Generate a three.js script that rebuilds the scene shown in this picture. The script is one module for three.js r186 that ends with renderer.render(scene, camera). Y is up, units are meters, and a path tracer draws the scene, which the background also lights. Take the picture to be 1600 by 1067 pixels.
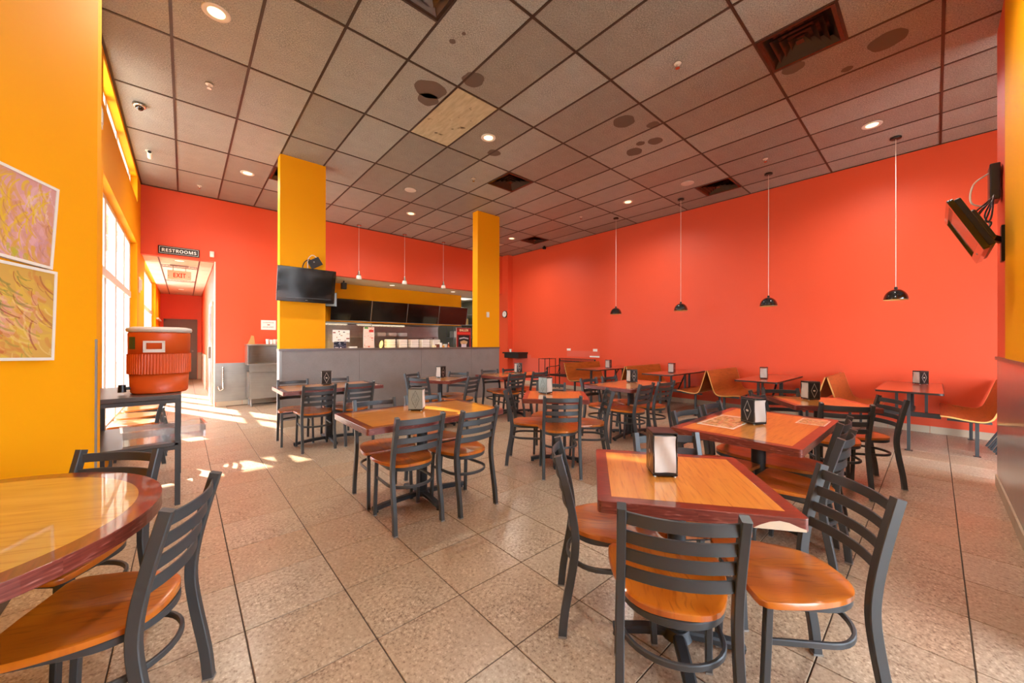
import * as THREE from 'three';
import { RoundedBoxGeometry } from 'three/addons/geometries/RoundedBoxGeometry.js';
import { mergeGeometries, toCreasedNormals, mergeVertices } from 'three/addons/utils/BufferGeometryUtils.js';
import { ImprovedNoise } from 'three/addons/math/ImprovedNoise.js';

// ---------------------------------------------------------------- camera, sky, sun, exposure
// Plan coordinates used below: x to the right-hand wall, z into the depth (three.js z is its negative), y up.
const scene = new THREE.Scene();
const renderer = new THREE.WebGLRenderer({ antialias: true });
renderer.toneMapping = THREE.LinearToneMapping;
renderer.toneMappingExposure = 0.71;
renderer.shadowMap.enabled = true;

const F = 582.1, YAW = 0.7217, PITCH = 0.0021, ROLL = 0.0020, EYE = 1.335;
const camera = new THREE.PerspectiveCamera(2 * Math.atan(1067 / 2 / F) * 180 / Math.PI, 1600 / 1067, 0.05, 200);
camera.position.set(0, EYE, 0);
camera.rotation.set(PITCH, -YAW, ROLL, 'YXZ');
scene.add(camera);

scene.background = new THREE.Color(0.84, 0.95, 1.08);
scene.backgroundIntensity = 20.0;

const sun = new THREE.DirectionalLight(0xfff0d8, 68);
sun.position.set(-4.0, 5.4, -9.17).multiplyScalar(2);      // low sun from the far left, through the window wall
sun.target.position.set(0, 0, 0);
sun.castShadow = true;
Object.assign(sun.shadow.camera, { left: -16, right: 16, top: 16, bottom: -16, near: 0.5, far: 60 });
sun.shadow.mapSize.set(2048, 2048);
scene.add(sun, sun.target);

// ---------------------------------------------------------------- room dimensions
const CEIL = 4.253, XW = -0.613, XR = 8.337, ZB = 9.74, ZF = -2.6, SOFFIT = 2.97, XL = -1.9, HALLX = 0.47, HALLZ = 17.4;
const R = (d) => d * Math.PI / 180;
const V = (x, y, z) => new THREE.Vector3(x, y, -z);         // plan -> three

// ---------------------------------------------------------------- helpers
let seed = 7;
const rnd = () => { seed = (seed * 1664525 + 1013904223) >>> 0; return seed / 4294967296; };
const perlin = new ImprovedNoise();
const used = new Map();
function numbered(name) { const n = used.get(name) ?? 0; used.set(name, n + 1); return n ? name + '_' + String(n).padStart(3, '0') : name; }
function sh(o) { o.traverse((c) => { if (c.isMesh) { c.castShadow = true; c.receiveShadow = true; } }); return o; }
function mesh(name, geo, mat, parent) { const m = new THREE.Mesh(geo, mat); m.name = name; m.castShadow = m.receiveShadow = true; if (parent) parent.add(m); return m; }
function thing(name, label, category, x = 0, y = 0, z = 0, turn = 0, group) {
  const o = new THREE.Group(); o.name = numbered(name); o.position.copy(V(x, y, z)); o.rotation.y = turn;
  o.userData = { label, category }; if (group) o.userData.group = group; scene.add(o); return o;
}
function single(name, geo, mat, label, category, group) { const m = mesh(numbered(name), geo, mat, scene); m.userData = { label, category }; if (group) m.userData.group = group; return m; }
function structure(name, geo, mat, label) { const m = geo ? mesh(numbered(name), geo, mat) : new THREE.Group(); m.name = m.name || numbered(name); m.userData = { kind: 'structure', label }; scene.add(m); return m; }
function planarUV(g, s = 1) {
  if (g.index) g = g.toNonIndexed();
  const p = g.attributes.position, uv = new Float32Array(p.count * 2), a = new THREE.Vector3(), b = new THREE.Vector3(), c = new THREE.Vector3();
  for (let i = 0; i < p.count; i += 3) {
    a.fromBufferAttribute(p, i); b.fromBufferAttribute(p, i + 1).sub(a); c.fromBufferAttribute(p, i + 2).sub(a); b.cross(c);
    const ax = Math.abs(b.x), ay = Math.abs(b.y), az = Math.abs(b.z);
    for (let k = 0; k < 3; k++) { c.fromBufferAttribute(p, i + k); const [u, v] = ay >= ax && ay >= az ? [c.x, c.z] : ax >= az ? [c.z, c.y] : [c.x, c.y]; uv[(i + k) * 2] = u * s; uv[(i + k) * 2 + 1] = v * s; }
  }
  g.setAttribute('uv', new THREE.BufferAttribute(uv, 2)); return g;
}
// axis-aligned box from plan ranges
function bx(x0, x1, y0, y1, z0, z1) { const g = new THREE.BoxGeometry(x1 - x0, y1 - y0, z1 - z0); g.translate((x0 + x1) / 2, (y0 + y1) / 2, -(z0 + z1) / 2); return planarUV(g); }
function box(w, h, d, x = 0, y = 0, z = 0) { const g = new THREE.BoxGeometry(w, h, d); g.translate(x, y, z); return planarUV(g); }
function rbox(w, h, d, r, x = 0, y = 0, z = 0, seg = 2) { const g = new RoundedBoxGeometry(w, h, d, seg, r); g.translate(x, y, z); return g; }
function cyl(r0, r1, h, x = 0, y = 0, z = 0, n = 24) { const g = new THREE.CylinderGeometry(r0, r1, h, n); g.translate(x, y, z); return g; }
function lathe(pts, n = 32) { return new THREE.LatheGeometry(pts.map(([r, y]) => new THREE.Vector2(r, y)), n); }
function tube(pts, r, seg = 24, n = 8) { return new THREE.TubeGeometry(new THREE.CatmullRomCurve3(pts), seg, r, n); }
const merge = (list) => mergeGeometries(list.map((g) => { const q = g.index ? g.toNonIndexed() : g.clone(); for (const k of Object.keys(q.attributes)) if (!['position', 'normal', 'uv'].includes(k)) q.deleteAttribute(k); return q; }));
// sweep a w x d section with cut corners along a planar path; b is the unit normal of the path's plane (section width lies on b)
function sweep(path, w, d, b, cut = 0.004) {
  const hw = w / 2, hd = d / 2, c = Math.min(cut, hw * 0.6, hd * 0.6);
  const sec = [[hw - c, hd], [-hw + c, hd], [-hw, hd - c], [-hw, -hd + c], [-hw + c, -hd], [hw - c, -hd], [hw, -hd + c], [hw, hd - c]];
  const n = path.length, pos = [], idx = [], t = new THREE.Vector3(), v = new THREE.Vector3();
  path.forEach((p, i) => {
    t.copy(path[Math.min(i + 1, n - 1)]).sub(path[Math.max(i - 1, 0)]).normalize(); v.crossVectors(t, b).normalize();
    for (const [a, e] of sec) pos.push(p.x + b.x * a + v.x * e, p.y + b.y * a + v.y * e, p.z + b.z * a + v.z * e);
  });
  for (let i = 0; i < n - 1; i++) for (let k = 0; k < 8; k++) { const a = i * 8 + k, e = i * 8 + (k + 1) % 8; idx.push(a, e, a + 8, e, e + 8, a + 8); }
  for (let k = 1; k < 7; k++) { idx.push(0, k, k + 1); const o = (n - 1) * 8; idx.push(o, o + k + 1, o + k); }
  let g = new THREE.BufferGeometry(); g.setAttribute('position', new THREE.Float32BufferAttribute(pos, 3)); g.setIndex(idx); g = g.toNonIndexed(); g.computeVertexNormals();
  // orient outward
  const P = g.attributes.position; let vol = 0; const A = new THREE.Vector3(), B = new THREE.Vector3(), C = new THREE.Vector3();
  for (let i = 0; i < P.count; i += 3) { A.fromBufferAttribute(P, i); B.fromBufferAttribute(P, i + 1); C.fromBufferAttribute(P, i + 2); vol += A.dot(B.cross(C)); }
  if (vol < 0) { for (let i = 0; i < P.count; i += 3) { const q = [P.getX(i + 1), P.getY(i + 1), P.getZ(i + 1)]; P.setXYZ(i + 1, P.getX(i + 2), P.getY(i + 2), P.getZ(i + 2)); P.setXYZ(i + 2, ...q); } g.computeVertexNormals(); }
  return planarUV(toCreasedNormals(g, 0.5));
}
const spline = (pts, n) => new THREE.CatmullRomCurve3(pts.map((p) => new THREE.Vector3(...p)), false, 'centripetal').getPoints(n);
const AX = new THREE.Vector3(1, 0, 0), AY = new THREE.Vector3(0, 1, 0), AZ = new THREE.Vector3(0, 0, 1);
const beam = (a, b, w, d, n) => sweep([new THREE.Vector3(...a), new THREE.Vector3(...b)], w, d, n, 0.003);
function copyOf(root, x, y, z, turn, label, group) {
  const r = root.clone(); r.name = numbered(root.name.replace(/_\d{3}$/, '')); r.position.copy(V(x, y, z)); r.rotation.y = turn; r.userData = { ...root.userData, label }; if (group) r.userData.group = group; scene.add(r); return r;
}

// ---------------------------------------------------------------- textures
function dataTex(w, h, fn, srgb = true) {
  const d = new Uint8Array(w * h * 4);
  for (let y = 0; y < h; y++) for (let x = 0; x < w; x++) { const c = fn(x / w, y / h, x, y), i = (y * w + x) * 4; for (let k = 0; k < 3; k++) d[i + k] = Math.max(0, Math.min(255, c[k])); d[i + 3] = 255; }
  const t = new THREE.DataTexture(d, w, h); t.wrapS = t.wrapT = THREE.RepeatWrapping; t.magFilter = THREE.LinearFilter; t.minFilter = THREE.LinearMipmapLinearFilter; t.generateMipmaps = true;
  if (srgb) t.colorSpace = THREE.SRGBColorSpace; t.needsUpdate = true; return t;
}
// periodic fractal noise on the unit square
function fbm(u, v, f, oct = 4, zz = 0) { let s = 0, a = 1, n = 0; for (let o = 0; o < oct; o++) { const q = f * 2 ** o; const fu = u * q, fv = v * q; const su = u, sv = v;
  const n00 = perlin.noise(fu, fv, zz + o * 7.3), n10 = perlin.noise(fu - q, fv, zz + o * 7.3), n01 = perlin.noise(fu, fv - q, zz + o * 7.3), n11 = perlin.noise(fu - q, fv - q, zz + o * 7.3);
  s += a * (n00 * (1 - su) * (1 - sv) + n10 * su * (1 - sv) + n01 * (1 - su) * sv + n11 * su * sv); n += a; a *= 0.55; } return s / n; }
const mix = (a, b, t) => a.map((v, i) => v + (b[i] - v) * Math.max(0, Math.min(1, t)));
function canvasTex(w, h, draw) { const c = document.createElement('canvas'); c.width = w; c.height = h; draw(c.getContext('2d'), w, h); const t = new THREE.CanvasTexture(c); t.colorSpace = THREE.SRGBColorSpace; t.anisotropy = 8; return t; }
function rep(t, u, v) { const c = t.clone(); c.repeat.set(u, v); c.needsUpdate = true; return c; }

const floorTex = dataTex(512, 512, (u, v) => {
  const a = fbm(u, v, 4, 4, 1), b = fbm(u, v, 44, 3, 5), c = fbm(u, v, 110, 2, 9);
  let k = mix([160, 140, 118], [186, 166, 142], 0.5 + a * 1.0 + b * 1.5);
  k = mix(k, [104, 80, 60], Math.max(0, -b * 1.7 - c * 1.9 - 0.2)); k = mix(k, [226, 212, 192], Math.max(0, b * 1.6 + c * 1.8 - 0.28));
  return k;
});
const oakTex = dataTex(512, 512, (u, v) => {       // straight-grained table laminate, grain along v
  const w = fbm(u, v * 0.15, 4, 2, 2) * 0.05, a = fbm(u + w, v * 0.06, 60, 3, 3), b = fbm(u + w, v * 0.12, 14, 3, 8);
  let k = mix([198, 122, 40], [222, 150, 60], 0.5 + b * 1.2); k = mix(k, [158, 82, 20], Math.max(0, -a * 1.8 - 0.05)); return k;
});
const paleOakTex = dataTex(512, 512, (u, v) => {
  const w = fbm(u, v * 0.15, 4, 2, 2) * 0.05, a = fbm(u + w, v * 0.06, 60, 3, 3), b = fbm(u + w, v * 0.12, 14, 3, 8);
  let k = mix([184, 140, 58], [206, 164, 84], 0.5 + b * 1.2); k = mix(k, [160, 104, 34], Math.max(0, -a * 1.8 - 0.05)); return k;
});
const seatTex = dataTex(512, 512, (u, v) => {
  const w = fbm(u, v, 3, 2, 4) * 0.12, a = fbm(u + w, v * 0.12, 30, 3, 6), b = fbm(u + w, v * 0.3, 6, 3, 12);
  let k = mix([172, 84, 12], [202, 116, 28], 0.5 + b * 1.3); k = mix(k, [120, 50, 8], Math.max(0, -a * 1.6 - 0.08)); return k;
});
const mahoganyTex = dataTex(256, 256, (u, v) => { const a = fbm(u, v * 0.1, 30, 3, 3), b = fbm(u, v, 4, 2, 3); return mix([92, 26, 14], [124, 44, 26], 0.5 + a * 1.5 + b); });
const scuffTex = dataTex(256, 256, (u, v) => { const a = fbm(u * 0.2, v, 24, 3, 3), b = fbm(u, v, 6, 3, 13); return mix(mix([96, 34, 22], [128, 56, 44], 0.5 + a * 1.5), [196, 150, 142], Math.max(0, b * 1.6 + a * 1.2 - 0.18)); });
const plyTex = dataTex(512, 512, (u, v) => { const a = fbm(u * 0.1, v, 40, 3, 3), b = fbm(u * 0.3, v, 8, 3, 13); return mix(mix([150, 78, 22], [178, 98, 34], 0.5 + b * 1.2), [112, 54, 14], Math.max(0, -a * 1.4)); });
const ceilTex = dataTex(512, 512, (u, v) => { const a = fbm(u, v, 90, 2, 3), b = fbm(u, v, 5, 3, 13); const s = 160 + a * 84 + b * 16; return [s * 0.98, s * 1.0, s * 0.965]; });
const ceilBump = dataTex(256, 256, (u, v) => { const a = 128 + fbm(u, v, 64, 2, 3) * 230; return [a, a, a]; }, false);
const dirtyTex = dataTex(256, 512, (u, v) => { const a = fbm(u, v * 0.2, 26, 3, 3), b = fbm(u, v, 9, 3, 21); let k = mix([178, 170, 138], [204, 196, 166], 0.5 + a * 1.4); return mix(k, [82, 74, 54], Math.max(0, (b * 3.4 - 0.75) * 2.2)); });
const paintBump = dataTex(256, 256, (u, v) => { const a = 128 + fbm(u, v, 40, 3, 3) * 120; return [a, a, a]; }, false);
const steelTex = dataTex(256, 256, (u, v) => { const a = fbm(u * 0.05, v, 50, 2, 3), b = fbm(u, v, 4, 3, 13); const s = 152 + a * 9 + b * 26; return [s, s * 0.98, s * 0.94]; });
const laminateTex = dataTex(256, 256, (u, v) => { const b = fbm(u, v, 5, 3, 13), c = fbm(u, v, 40, 2, 3); const s = 136 + b * 12 + c * 6; let k = [s, s * 0.95, s * 0.93]; const d = fbm(u, v, 22, 2, 33); return mix(k, [214, 208, 200], d > 0.47 ? 1 : 0); });

// ---------------------------------------------------------------- materials
const M = {};
const std = (o) => new THREE.MeshStandardMaterial(o), phy = (o) => new THREE.MeshPhysicalMaterial(o);
M.red = phy({ color: '#e65532', roughness: 0.5, specularIntensity: 0.8, bumpMap: rep(paintBump, 1, 1), bumpScale: 0.001 });
M.orange = phy({ color: '#f6a806', roughness: 0.65, specularIntensity: 0.35, bumpMap: rep(paintBump, 1, 1), bumpScale: 0.001 });
M.redPatch = std({ color: '#e0604a', roughness: 0.4 });
M.laminate = phy({ map: laminateTex, roughness: 0.28, clearcoat: 0.6, clearcoatRoughness: 0.12 });
M.laminateMatte = phy({ map: laminateTex, roughness: 0.5 });
M.cap = std({ color: '#6a5a52', roughness: 0.35 });
M.alu = std({ color: '#94928e', roughness: 0.45, metalness: 0.5 });
M.steel = std({ map: steelTex, roughness: 0.3, metalness: 0.6 });
M.grout = std({ color: '#4e4036', roughness: 0.9 });
M.floor = phy({ map: floorTex, roughness: 0.42, clearcoat: 0.35, clearcoatRoughness: 0.22 });
M.floorB = phy({ map: floorTex, color: '#f8f2ec', roughness: 0.42, clearcoat: 0.35, clearcoatRoughness: 0.22 });
M.floorC = phy({ map: floorTex, color: '#fbf2ea', roughness: 0.4, clearcoat: 0.35, clearcoatRoughness: 0.2 });
M.baseTile = std({ color: '#c2ae94', roughness: 0.5 });
M.ceil = phy({ map: ceilTex, bumpMap: ceilBump, bumpScale: 0.0015, roughness: 0.4 });
M.ceilB = phy({ map: ceilTex, color: '#e8e2de', bumpMap: ceilBump, bumpScale: 0.0015, roughness: 0.37 });
M.grid = std({ color: '#3c2c24', roughness: 0.4 });
M.dirty = std({ map: dirtyTex, roughness: 0.7 });
M.whiteTile = std({ color: '#d8ccb8', roughness: 0.8 });
M.stain = std({ color: '#675a51', roughness: 0.7 });
M.vent = std({ color: '#4c3c33', roughness: 0.25, metalness: 0.5 });
M.white = std({ color: '#e8e4da', roughness: 0.5 });
M.whiteGloss = std({ color: '#e6e2d8', roughness: 0.25 });
M.frameWhite = std({ color: '#e9e6de', roughness: 0.5 });
M.glass = phy({ color: '#ffffff', roughness: 0.0, transmission: 1, thickness: 0, ior: 1.5 });
M.chairMetal = std({ color: '#484b4d', roughness: 0.42, metalness: 0.35 });
M.seat = phy({ map: rep(seatTex, 2, 2), roughness: 0.35, clearcoat: 0.7, clearcoatRoughness: 0.12 });
M.seatEdge = phy({ color: '#d08a34', roughness: 0.4, clearcoat: 0.4 });
M.oak = phy({ map: rep(oakTex, 1.6, 1.6), roughness: 0.3, clearcoat: 1, clearcoatRoughness: 0.03 });
M.oakPale = phy({ map: rep(paleOakTex, 1.4, 1.4), roughness: 0.3, clearcoat: 1, clearcoatRoughness: 0.03 });
M.band = phy({ map: rep(mahoganyTex, 3, 3), roughness: 0.3, clearcoat: 1, clearcoatRoughness: 0.05 });
M.bandSide = phy({ map: rep(scuffTex, 3, 6), roughness: 0.4, clearcoat: 0.6, clearcoatRoughness: 0.15 });
M.chip = std({ color: '#d8c8ae', roughness: 0.8 });
M.ironBase = std({ color: '#34373a', roughness: 0.5, metalness: 0.3 });
M.ply = phy({ map: rep(plyTex, 1.2, 1.2), roughness: 0.38, clearcoat: 0.35, clearcoatRoughness: 0.2 });
M.plyEdge = std({ color: '#d9a55c', roughness: 0.5 });
M.boothTop = phy({ color: '#a8441c', roughness: 0.3, clearcoat: 0.8, clearcoatRoughness: 0.05 });
M.boothEdge = std({ color: '#2a2420', roughness: 0.4 });
M.black = std({ color: '#141414', roughness: 0.35 });
M.blackGloss = phy({ color: '#0c0b0a', roughness: 0.15, clearcoat: 1, clearcoatRoughness: 0.05 });
M.screen = phy({ color: '#0d0c0c', roughness: 0.16, clearcoat: 0.8, clearcoatRoughness: 0.08 });
M.tvPlastic = std({ color: '#1b1a1a', roughness: 0.3 });
M.shadeInside = std({ color: '#e8c878', roughness: 0.5 });
M.chrome = std({ color: '#d8d4cc', roughness: 0.18, metalness: 1 });
M.cooler = std({ color: '#d8571a', roughness: 0.45 });
M.coolerLid = std({ color: '#cfc9bd', roughness: 0.5 });
M.shelfTop = std({ color: '#5a5552', roughness: 0.35, metalness: 0.5 });
M.shelfLeg = std({ color: '#454443', roughness: 0.5, metalness: 0.4 });
M.clearBox = phy({ color: '#f4f4f2', roughness: 0.05, transmission: 0.97, thickness: 0, ior: 1.45 });
M.paper = std({ color: '#eeeae2', roughness: 0.85 });
M.napkin = std({ color: '#c6bfb5', roughness: 0.9 });
M.wood = std({ color: '#b98a50', roughness: 0.6 });
M.greyDoor = std({ color: '#6b6460', roughness: 0.5 });
M.kitchenWall = std({ color: '#8f9080', roughness: 0.5 });
M.exterior = std({ color: '#cfc8bc', roughness: 0.9 });
M.pavement = std({ color: '#b8b2a8', roughness: 0.95 });
M.foam = std({ color: '#efe6dc', roughness: 0.7 });
M.amberGlass = std({ color: '#a04a1c', roughness: 0.2 });
M.lampGlow = std({ color: '#fff2d8', emissive: '#ffe2ae', emissiveIntensity: 3.2, roughness: 0.5 });
M.hallGlow = std({ color: '#fff6e8', emissive: '#fff0d8', emissiveIntensity: 2.2, roughness: 0.5 });
M.tubeGlow = std({ color: '#fff2d8', emissive: '#ffedd0', emissiveIntensity: 1.4, roughness: 0.5 });
M.bulbGlow = std({ color: '#ffe9a0', emissive: '#ffd870', emissiveIntensity: 2.2, roughness: 0.4 });

console.log('materials');
// ================================================================= THE SETTING
// ---- floor: grout slab with tiles laid on it
const PITCHT = 0.4425, FX0 = 0.2135, FZ0 = -0.108;
{
  const floor = structure('floor', null, null, 'mottled tan square floor tiles with thin dark joints');
  mesh('grout_bed', merge([bx(XL - 0.2, XR + 0.2, -0.12, -0.004, ZF - 0.2, 13.2), bx(XW - 0.3, 1.9, -0.12, -0.0041, 13.2, HALLZ + 0.2)]), M.grout, floor);
  const gap = 0.005, s = PITCHT - gap, variants = [];
  for (let k = 0; k < 6; k++) {
    const g = rbox(s, 0.02, s, 0.0025, 0, -0.01, 0, 1), uv = g.attributes.uv, p = g.attributes.position, ou = rnd(), ov = rnd(), rot = k % 2;
    for (let i = 0; i < p.count; i++) { const a = p.getX(i) * 1.25, b = p.getZ(i) * 1.25; uv.setXY(i, (rot ? b : a) + ou, (rot ? a : b) + ov); }
    variants.push(g);
  }
  const mats = [M.floor, M.floorB, M.floorC], cells = [];
  for (let i = -5; i < 19; i++) for (let j = -6; j < 40; j++) {
    const x = FX0 + (i + 0.5) * PITCHT, z = FZ0 + (j + 0.5) * PITCHT;
    if (x < XL - 0.1 || x > XR + 0.1 || (z < 3 ? x < XL : x < XW - 0.15) || (z > ZB && x > HALLX + 0.2) || z > HALLZ) continue;
    const depth = 0.7507 * z + 0.6607 * x, side = 0.7507 * x - 0.6607 * z;
    const seen = depth > 0.7 && Math.abs(side) < depth * 1.48;
    cells.push({ x, z, d: (seen ? 0 : 100) + Math.hypot(x, z) });
  }
  cells.sort((a, b) => a.d - b.d);
  const rest = [];
  cells.forEach((c, n) => {
    const g = variants[Math.floor(rnd() * 6)], m = mats[Math.floor(rnd() * 3)];
    if (n < 300) { const t = mesh('floor_tile', g, m, floor); t.position.copy(V(c.x, (rnd() - 0.5) * 0.0008, c.z)); }
    else { const q = g.clone(); q.translate(c.x, 0, -c.z); rest.push(q); }
  });
  const far = mesh('far_floor_tiles', merge(rest), M.floor, floor); far.userData.kind = 'stuff';
}
// ---- ceiling
const GX = 0.6096, CX0 = 1.1206, CZ0 = 3.608;
const VENTS = [[5, -3, 1], [0, -1, 0], [5, 1, 0], [10, -1, 0], [10, 3, 0], [0, 3, 0]];   // column, row, far half
const ceiling = structure('ceiling', null, null, 'dark suspended ceiling of stippled black tiles in a metal grid');
{
  mesh('deck', bx(XL - 0.3, XR + 0.3, CEIL + 0.12, CEIL + 0.24, ZF - 0.3, 3.8), M.grid, ceiling); mesh('deck', bx(XW - 0.15, XR + 0.3, CEIL + 0.12, CEIL + 0.24, 3.8, ZB + 0.2), M.grid, ceiling);
  const cache = new Map();
  const tileGeo = (w, d) => { const k = w.toFixed(3) + '_' + d.toFixed(3); if (!cache.has(k)) { const g = planarUV(new THREE.BoxGeometry(w, 0.016, d), 1.0); cache.set(k, g); } return cache.get(k); };
  for (let i = -5; i < 12; i++) for (let j = -6; j < 6; j++) {
    let x0 = CX0 + i * GX, x1 = x0 + GX, z0 = CZ0 + j * 2 * GX, z1 = z0 + 2 * GX;
    if (i === -3 && z1 > 3.7) continue;
    x1 = Math.min(x1, XR + 0.02); z1 = Math.min(z1, ZB + 0.02); z0 = Math.max(z0, ZF - 0.02); x0 = Math.max(x0, XL - 0.02);
    if (i === -2 && z1 > 3.7) x0 = -0.7082;
    if (x1 - x0 < 0.03 || z1 - z0 < 0.03 || (z0 > 3.5 && x1 < XW)) continue;
    const v = VENTS.find((q) => q[0] === i && q[1] === j);
    if (v) { if (v[2]) z1 = z0 + GX; else z0 += GX; }
    const white = (i === 2 && j === 0), pale = (i === 9 && j === 4);
    const t = mesh('ceiling_tile', tileGeo(x1 - x0 - 0.006, z1 - z0 - 0.006), white ? M.dirty : pale ? M.whiteTile : rnd() < 0.5 ? M.ceil : M.ceilB, ceiling);
    t.position.copy(V((x0 + x1) / 2, CEIL + 0.012 + rnd() * 0.002, (z0 + z1) / 2));
    if (white) t.userData.label = 'dirty off-white ceiling panel with black specks';
    if (pale) t.userData.label = 'plain pale replacement tile';
  }
  for (let i = -4; i < 12; i++) { const x = CX0 + i * GX; if (x > XR) continue; mesh('grid_runner', bx(x - 0.012, x + 0.012, CEIL, CEIL + 0.03, ZF, x < XW ? 3.7 : ZB), M.grid, ceiling); }
  for (let j = -5; j < 6; j++) { const z = CZ0 + j * 2 * GX; if (z > ZB) continue; mesh('grid_runner', bx(z < 3.6 ? XL : XW, XR, CEIL - 0.0005, CEIL + 0.028, z - 0.012, z + 0.012), M.grid, ceiling); }
  for (const [i, j, far] of VENTS) { const z = CZ0 + j * 2 * GX + GX; mesh('grid_runner', bx(CX0 + i * GX, CX0 + (i + 1) * GX, CEIL, CEIL + 0.028, z - 0.012, z + 0.012), M.grid, ceiling); }
  mesh('wall_angle', merge([bx(XW, XW + 0.022, CEIL - 0.002, CEIL + 0.02, 3.7, ZB), bx(XR - 0.022, XR, CEIL - 0.002, CEIL + 0.02, ZF, ZB), bx(XW, XR, CEIL - 0.002, CEIL + 0.02, ZB - 0.022, ZB)]), M.grid, ceiling);
  // water stains on the tiles
  const blob = (r, s) => { const sp = new THREE.Shape(); for (let k = 0; k < 28; k++) { const a = k / 28 * Math.PI * 2, q = r * (1 + 0.16 * perlin.noise(Math.cos(a) * 1.5 + s, Math.sin(a) * 1.5, s)); k ? sp.lineTo(q * Math.cos(a), q * Math.sin(a)) : sp.moveTo(q, 0); } const g = new THREE.ExtrudeGeometry(sp, { depth: 0.0008, bevelEnabled: false }); g.rotateX(Math.PI / 2); return g; };
  [[4.36, 2.72, 0.14], [5.17, 3.05, 0.12], [5.12, 2.68, 0.1], [5.02, 2.86, 0.06], [3.58, 4.5, 0.1], [2.13, 3.86, 0.17], [2.2, 4.04, 0.12], [2.41, 3.4, 0.12], [5.09, 0.3, 0.14], [4.72, 2.5, 0.08], [4.85, 1.0, 0.1], [5.3, 0.62, 0.05], [1.95, 3.1, 0.03], [1.98, 2.95, 0.02]].forEach(([x, z, r], k) => { const m = mesh('water_stain', blob(r, k * 3.7 + 1), M.stain, ceiling); m.position.copy(V(x, CEIL + 0.0035, z)); });
}
// ---- walls
const T = 0.15;
structure('wall_right', bx(XR, XR + T, -0.1, CEIL + 0.2, ZF - T, ZB + T), M.red, 'long red wall behind the booths');
{ // back wall with hall opening and kitchen opening
  structure('wall_back', bx(XW - T, XR, SOFFIT, CEIL + 0.2, ZB, ZB + T), M.red, 'red wall above the hall and kitchen openings');
  structure('wall_back_left', bx(HALLX, 2.3, 0, SOFFIT, ZB, ZB + T), M.red, 'red back wall between the hall and the kitchen opening');
  const w = structure('wall_back_right', bx(8.12, XR, 0, SOFFIT, ZB, ZB + T), M.red, 'red end of the back wall in the far corner');
  mesh('pilaster', bx(8.12, XR, 0, CEIL, 9.44, ZB), M.red, w);
}
// window wall (left): big window and clerestory beyond the pier, hall window
const WZ0 = 5.45, WZ1 = 9.08, W2Z0 = 10.6, W2Z1 = 14.6;
structure('wall_left', merge([
  bx(XW - T, XW, -0.1, CEIL + 0.2, 3.7, WZ0), bx(XW - T, XW, -0.1, 0.28, WZ0, WZ1), bx(XW - T, XW, 3.03, 3.72, WZ0, WZ1), bx(XW - T, XW, 4.17, CEIL + 0.2, WZ0, WZ1),
  bx(XW - T, XW, -0.1, CEIL + 0.2, WZ1, W2Z0), bx(XW - T, XW, -0.1, 0.28, W2Z0, W2Z1), bx(XW - T, XW, 3.0, CEIL, W2Z0, W2Z1), bx(XW - T, XW, -0.1, CEIL, W2Z1, HALLZ + T)]), M.orange, 'dark orange window wall on the left');
// angled yellow pier and the wall that closes the front left corner
const E = [-0.439, 3.7], PQ = [-0.84, 3.0];
{
  const s = new THREE.Shape(); [[E[0], -E[1]], [PQ[0], -PQ[1]], [XL - T, -PQ[1]], [XL - T, -3.85], [E[0], -3.85]].forEach(([a, b], i) => i ? s.lineTo(a, -b) : s.moveTo(a, -b)); s.closePath();
  const g = new THREE.ExtrudeGeometry(s, { depth: CEIL + 0.2, bevelEnabled: false }); g.rotateX(-Math.PI / 2);
  const pier = structure('wall_pier', planarUV(g), M.orange, 'angled yellow-orange wall with two paintings at the left edge');
  mesh('corner_guard', bx(E[0] - 0.006, E[0] + 0.004, 0.0, 1.35, 3.688, 3.712), M.alu, pier);
  structure('wall_corner', bx(XL - T, XL, -0.1, CEIL + 0.2, ZF - T, PQ[1]), M.orange, 'yellow-orange side wall beside the round table');
}
// front wall with storefront glazing (behind the camera)
{
  const z0 = ZF - T, z1 = ZF, head = 2.85;
  structure('wall_front', merge([bx(XL - T, XR, head, CEIL + 0.2, z0, z1), bx(XL - T, XR, -0.1, 0.12, z0, z1), bx(XL - T, 0.9, 0.12, head, z0, z1), bx(6.6, XR, 0.12, head, z0, z1)]), M.orange, 'front wall around the storefront glazing');
  const win = structure('window_3', null, null, 'storefront glazing in the front wall');
  const xs = [0.9, 2.4, 3.8, 5.2, 6.6];
  for (const x of xs.slice(1, -1)) mesh('mullion', bx(x - 0.03, x + 0.03, 0.12, head, z0 + 0.04, z0 + 0.1), M.frameWhite, win);
  for (let i = 0; i < xs.length - 1; i++) mesh('pane', bx(xs[i] + 0.03, xs[i + 1] - 0.03, 0.12, head, z0 + 0.068, z0 + 0.072), M.glass, win);
}
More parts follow.
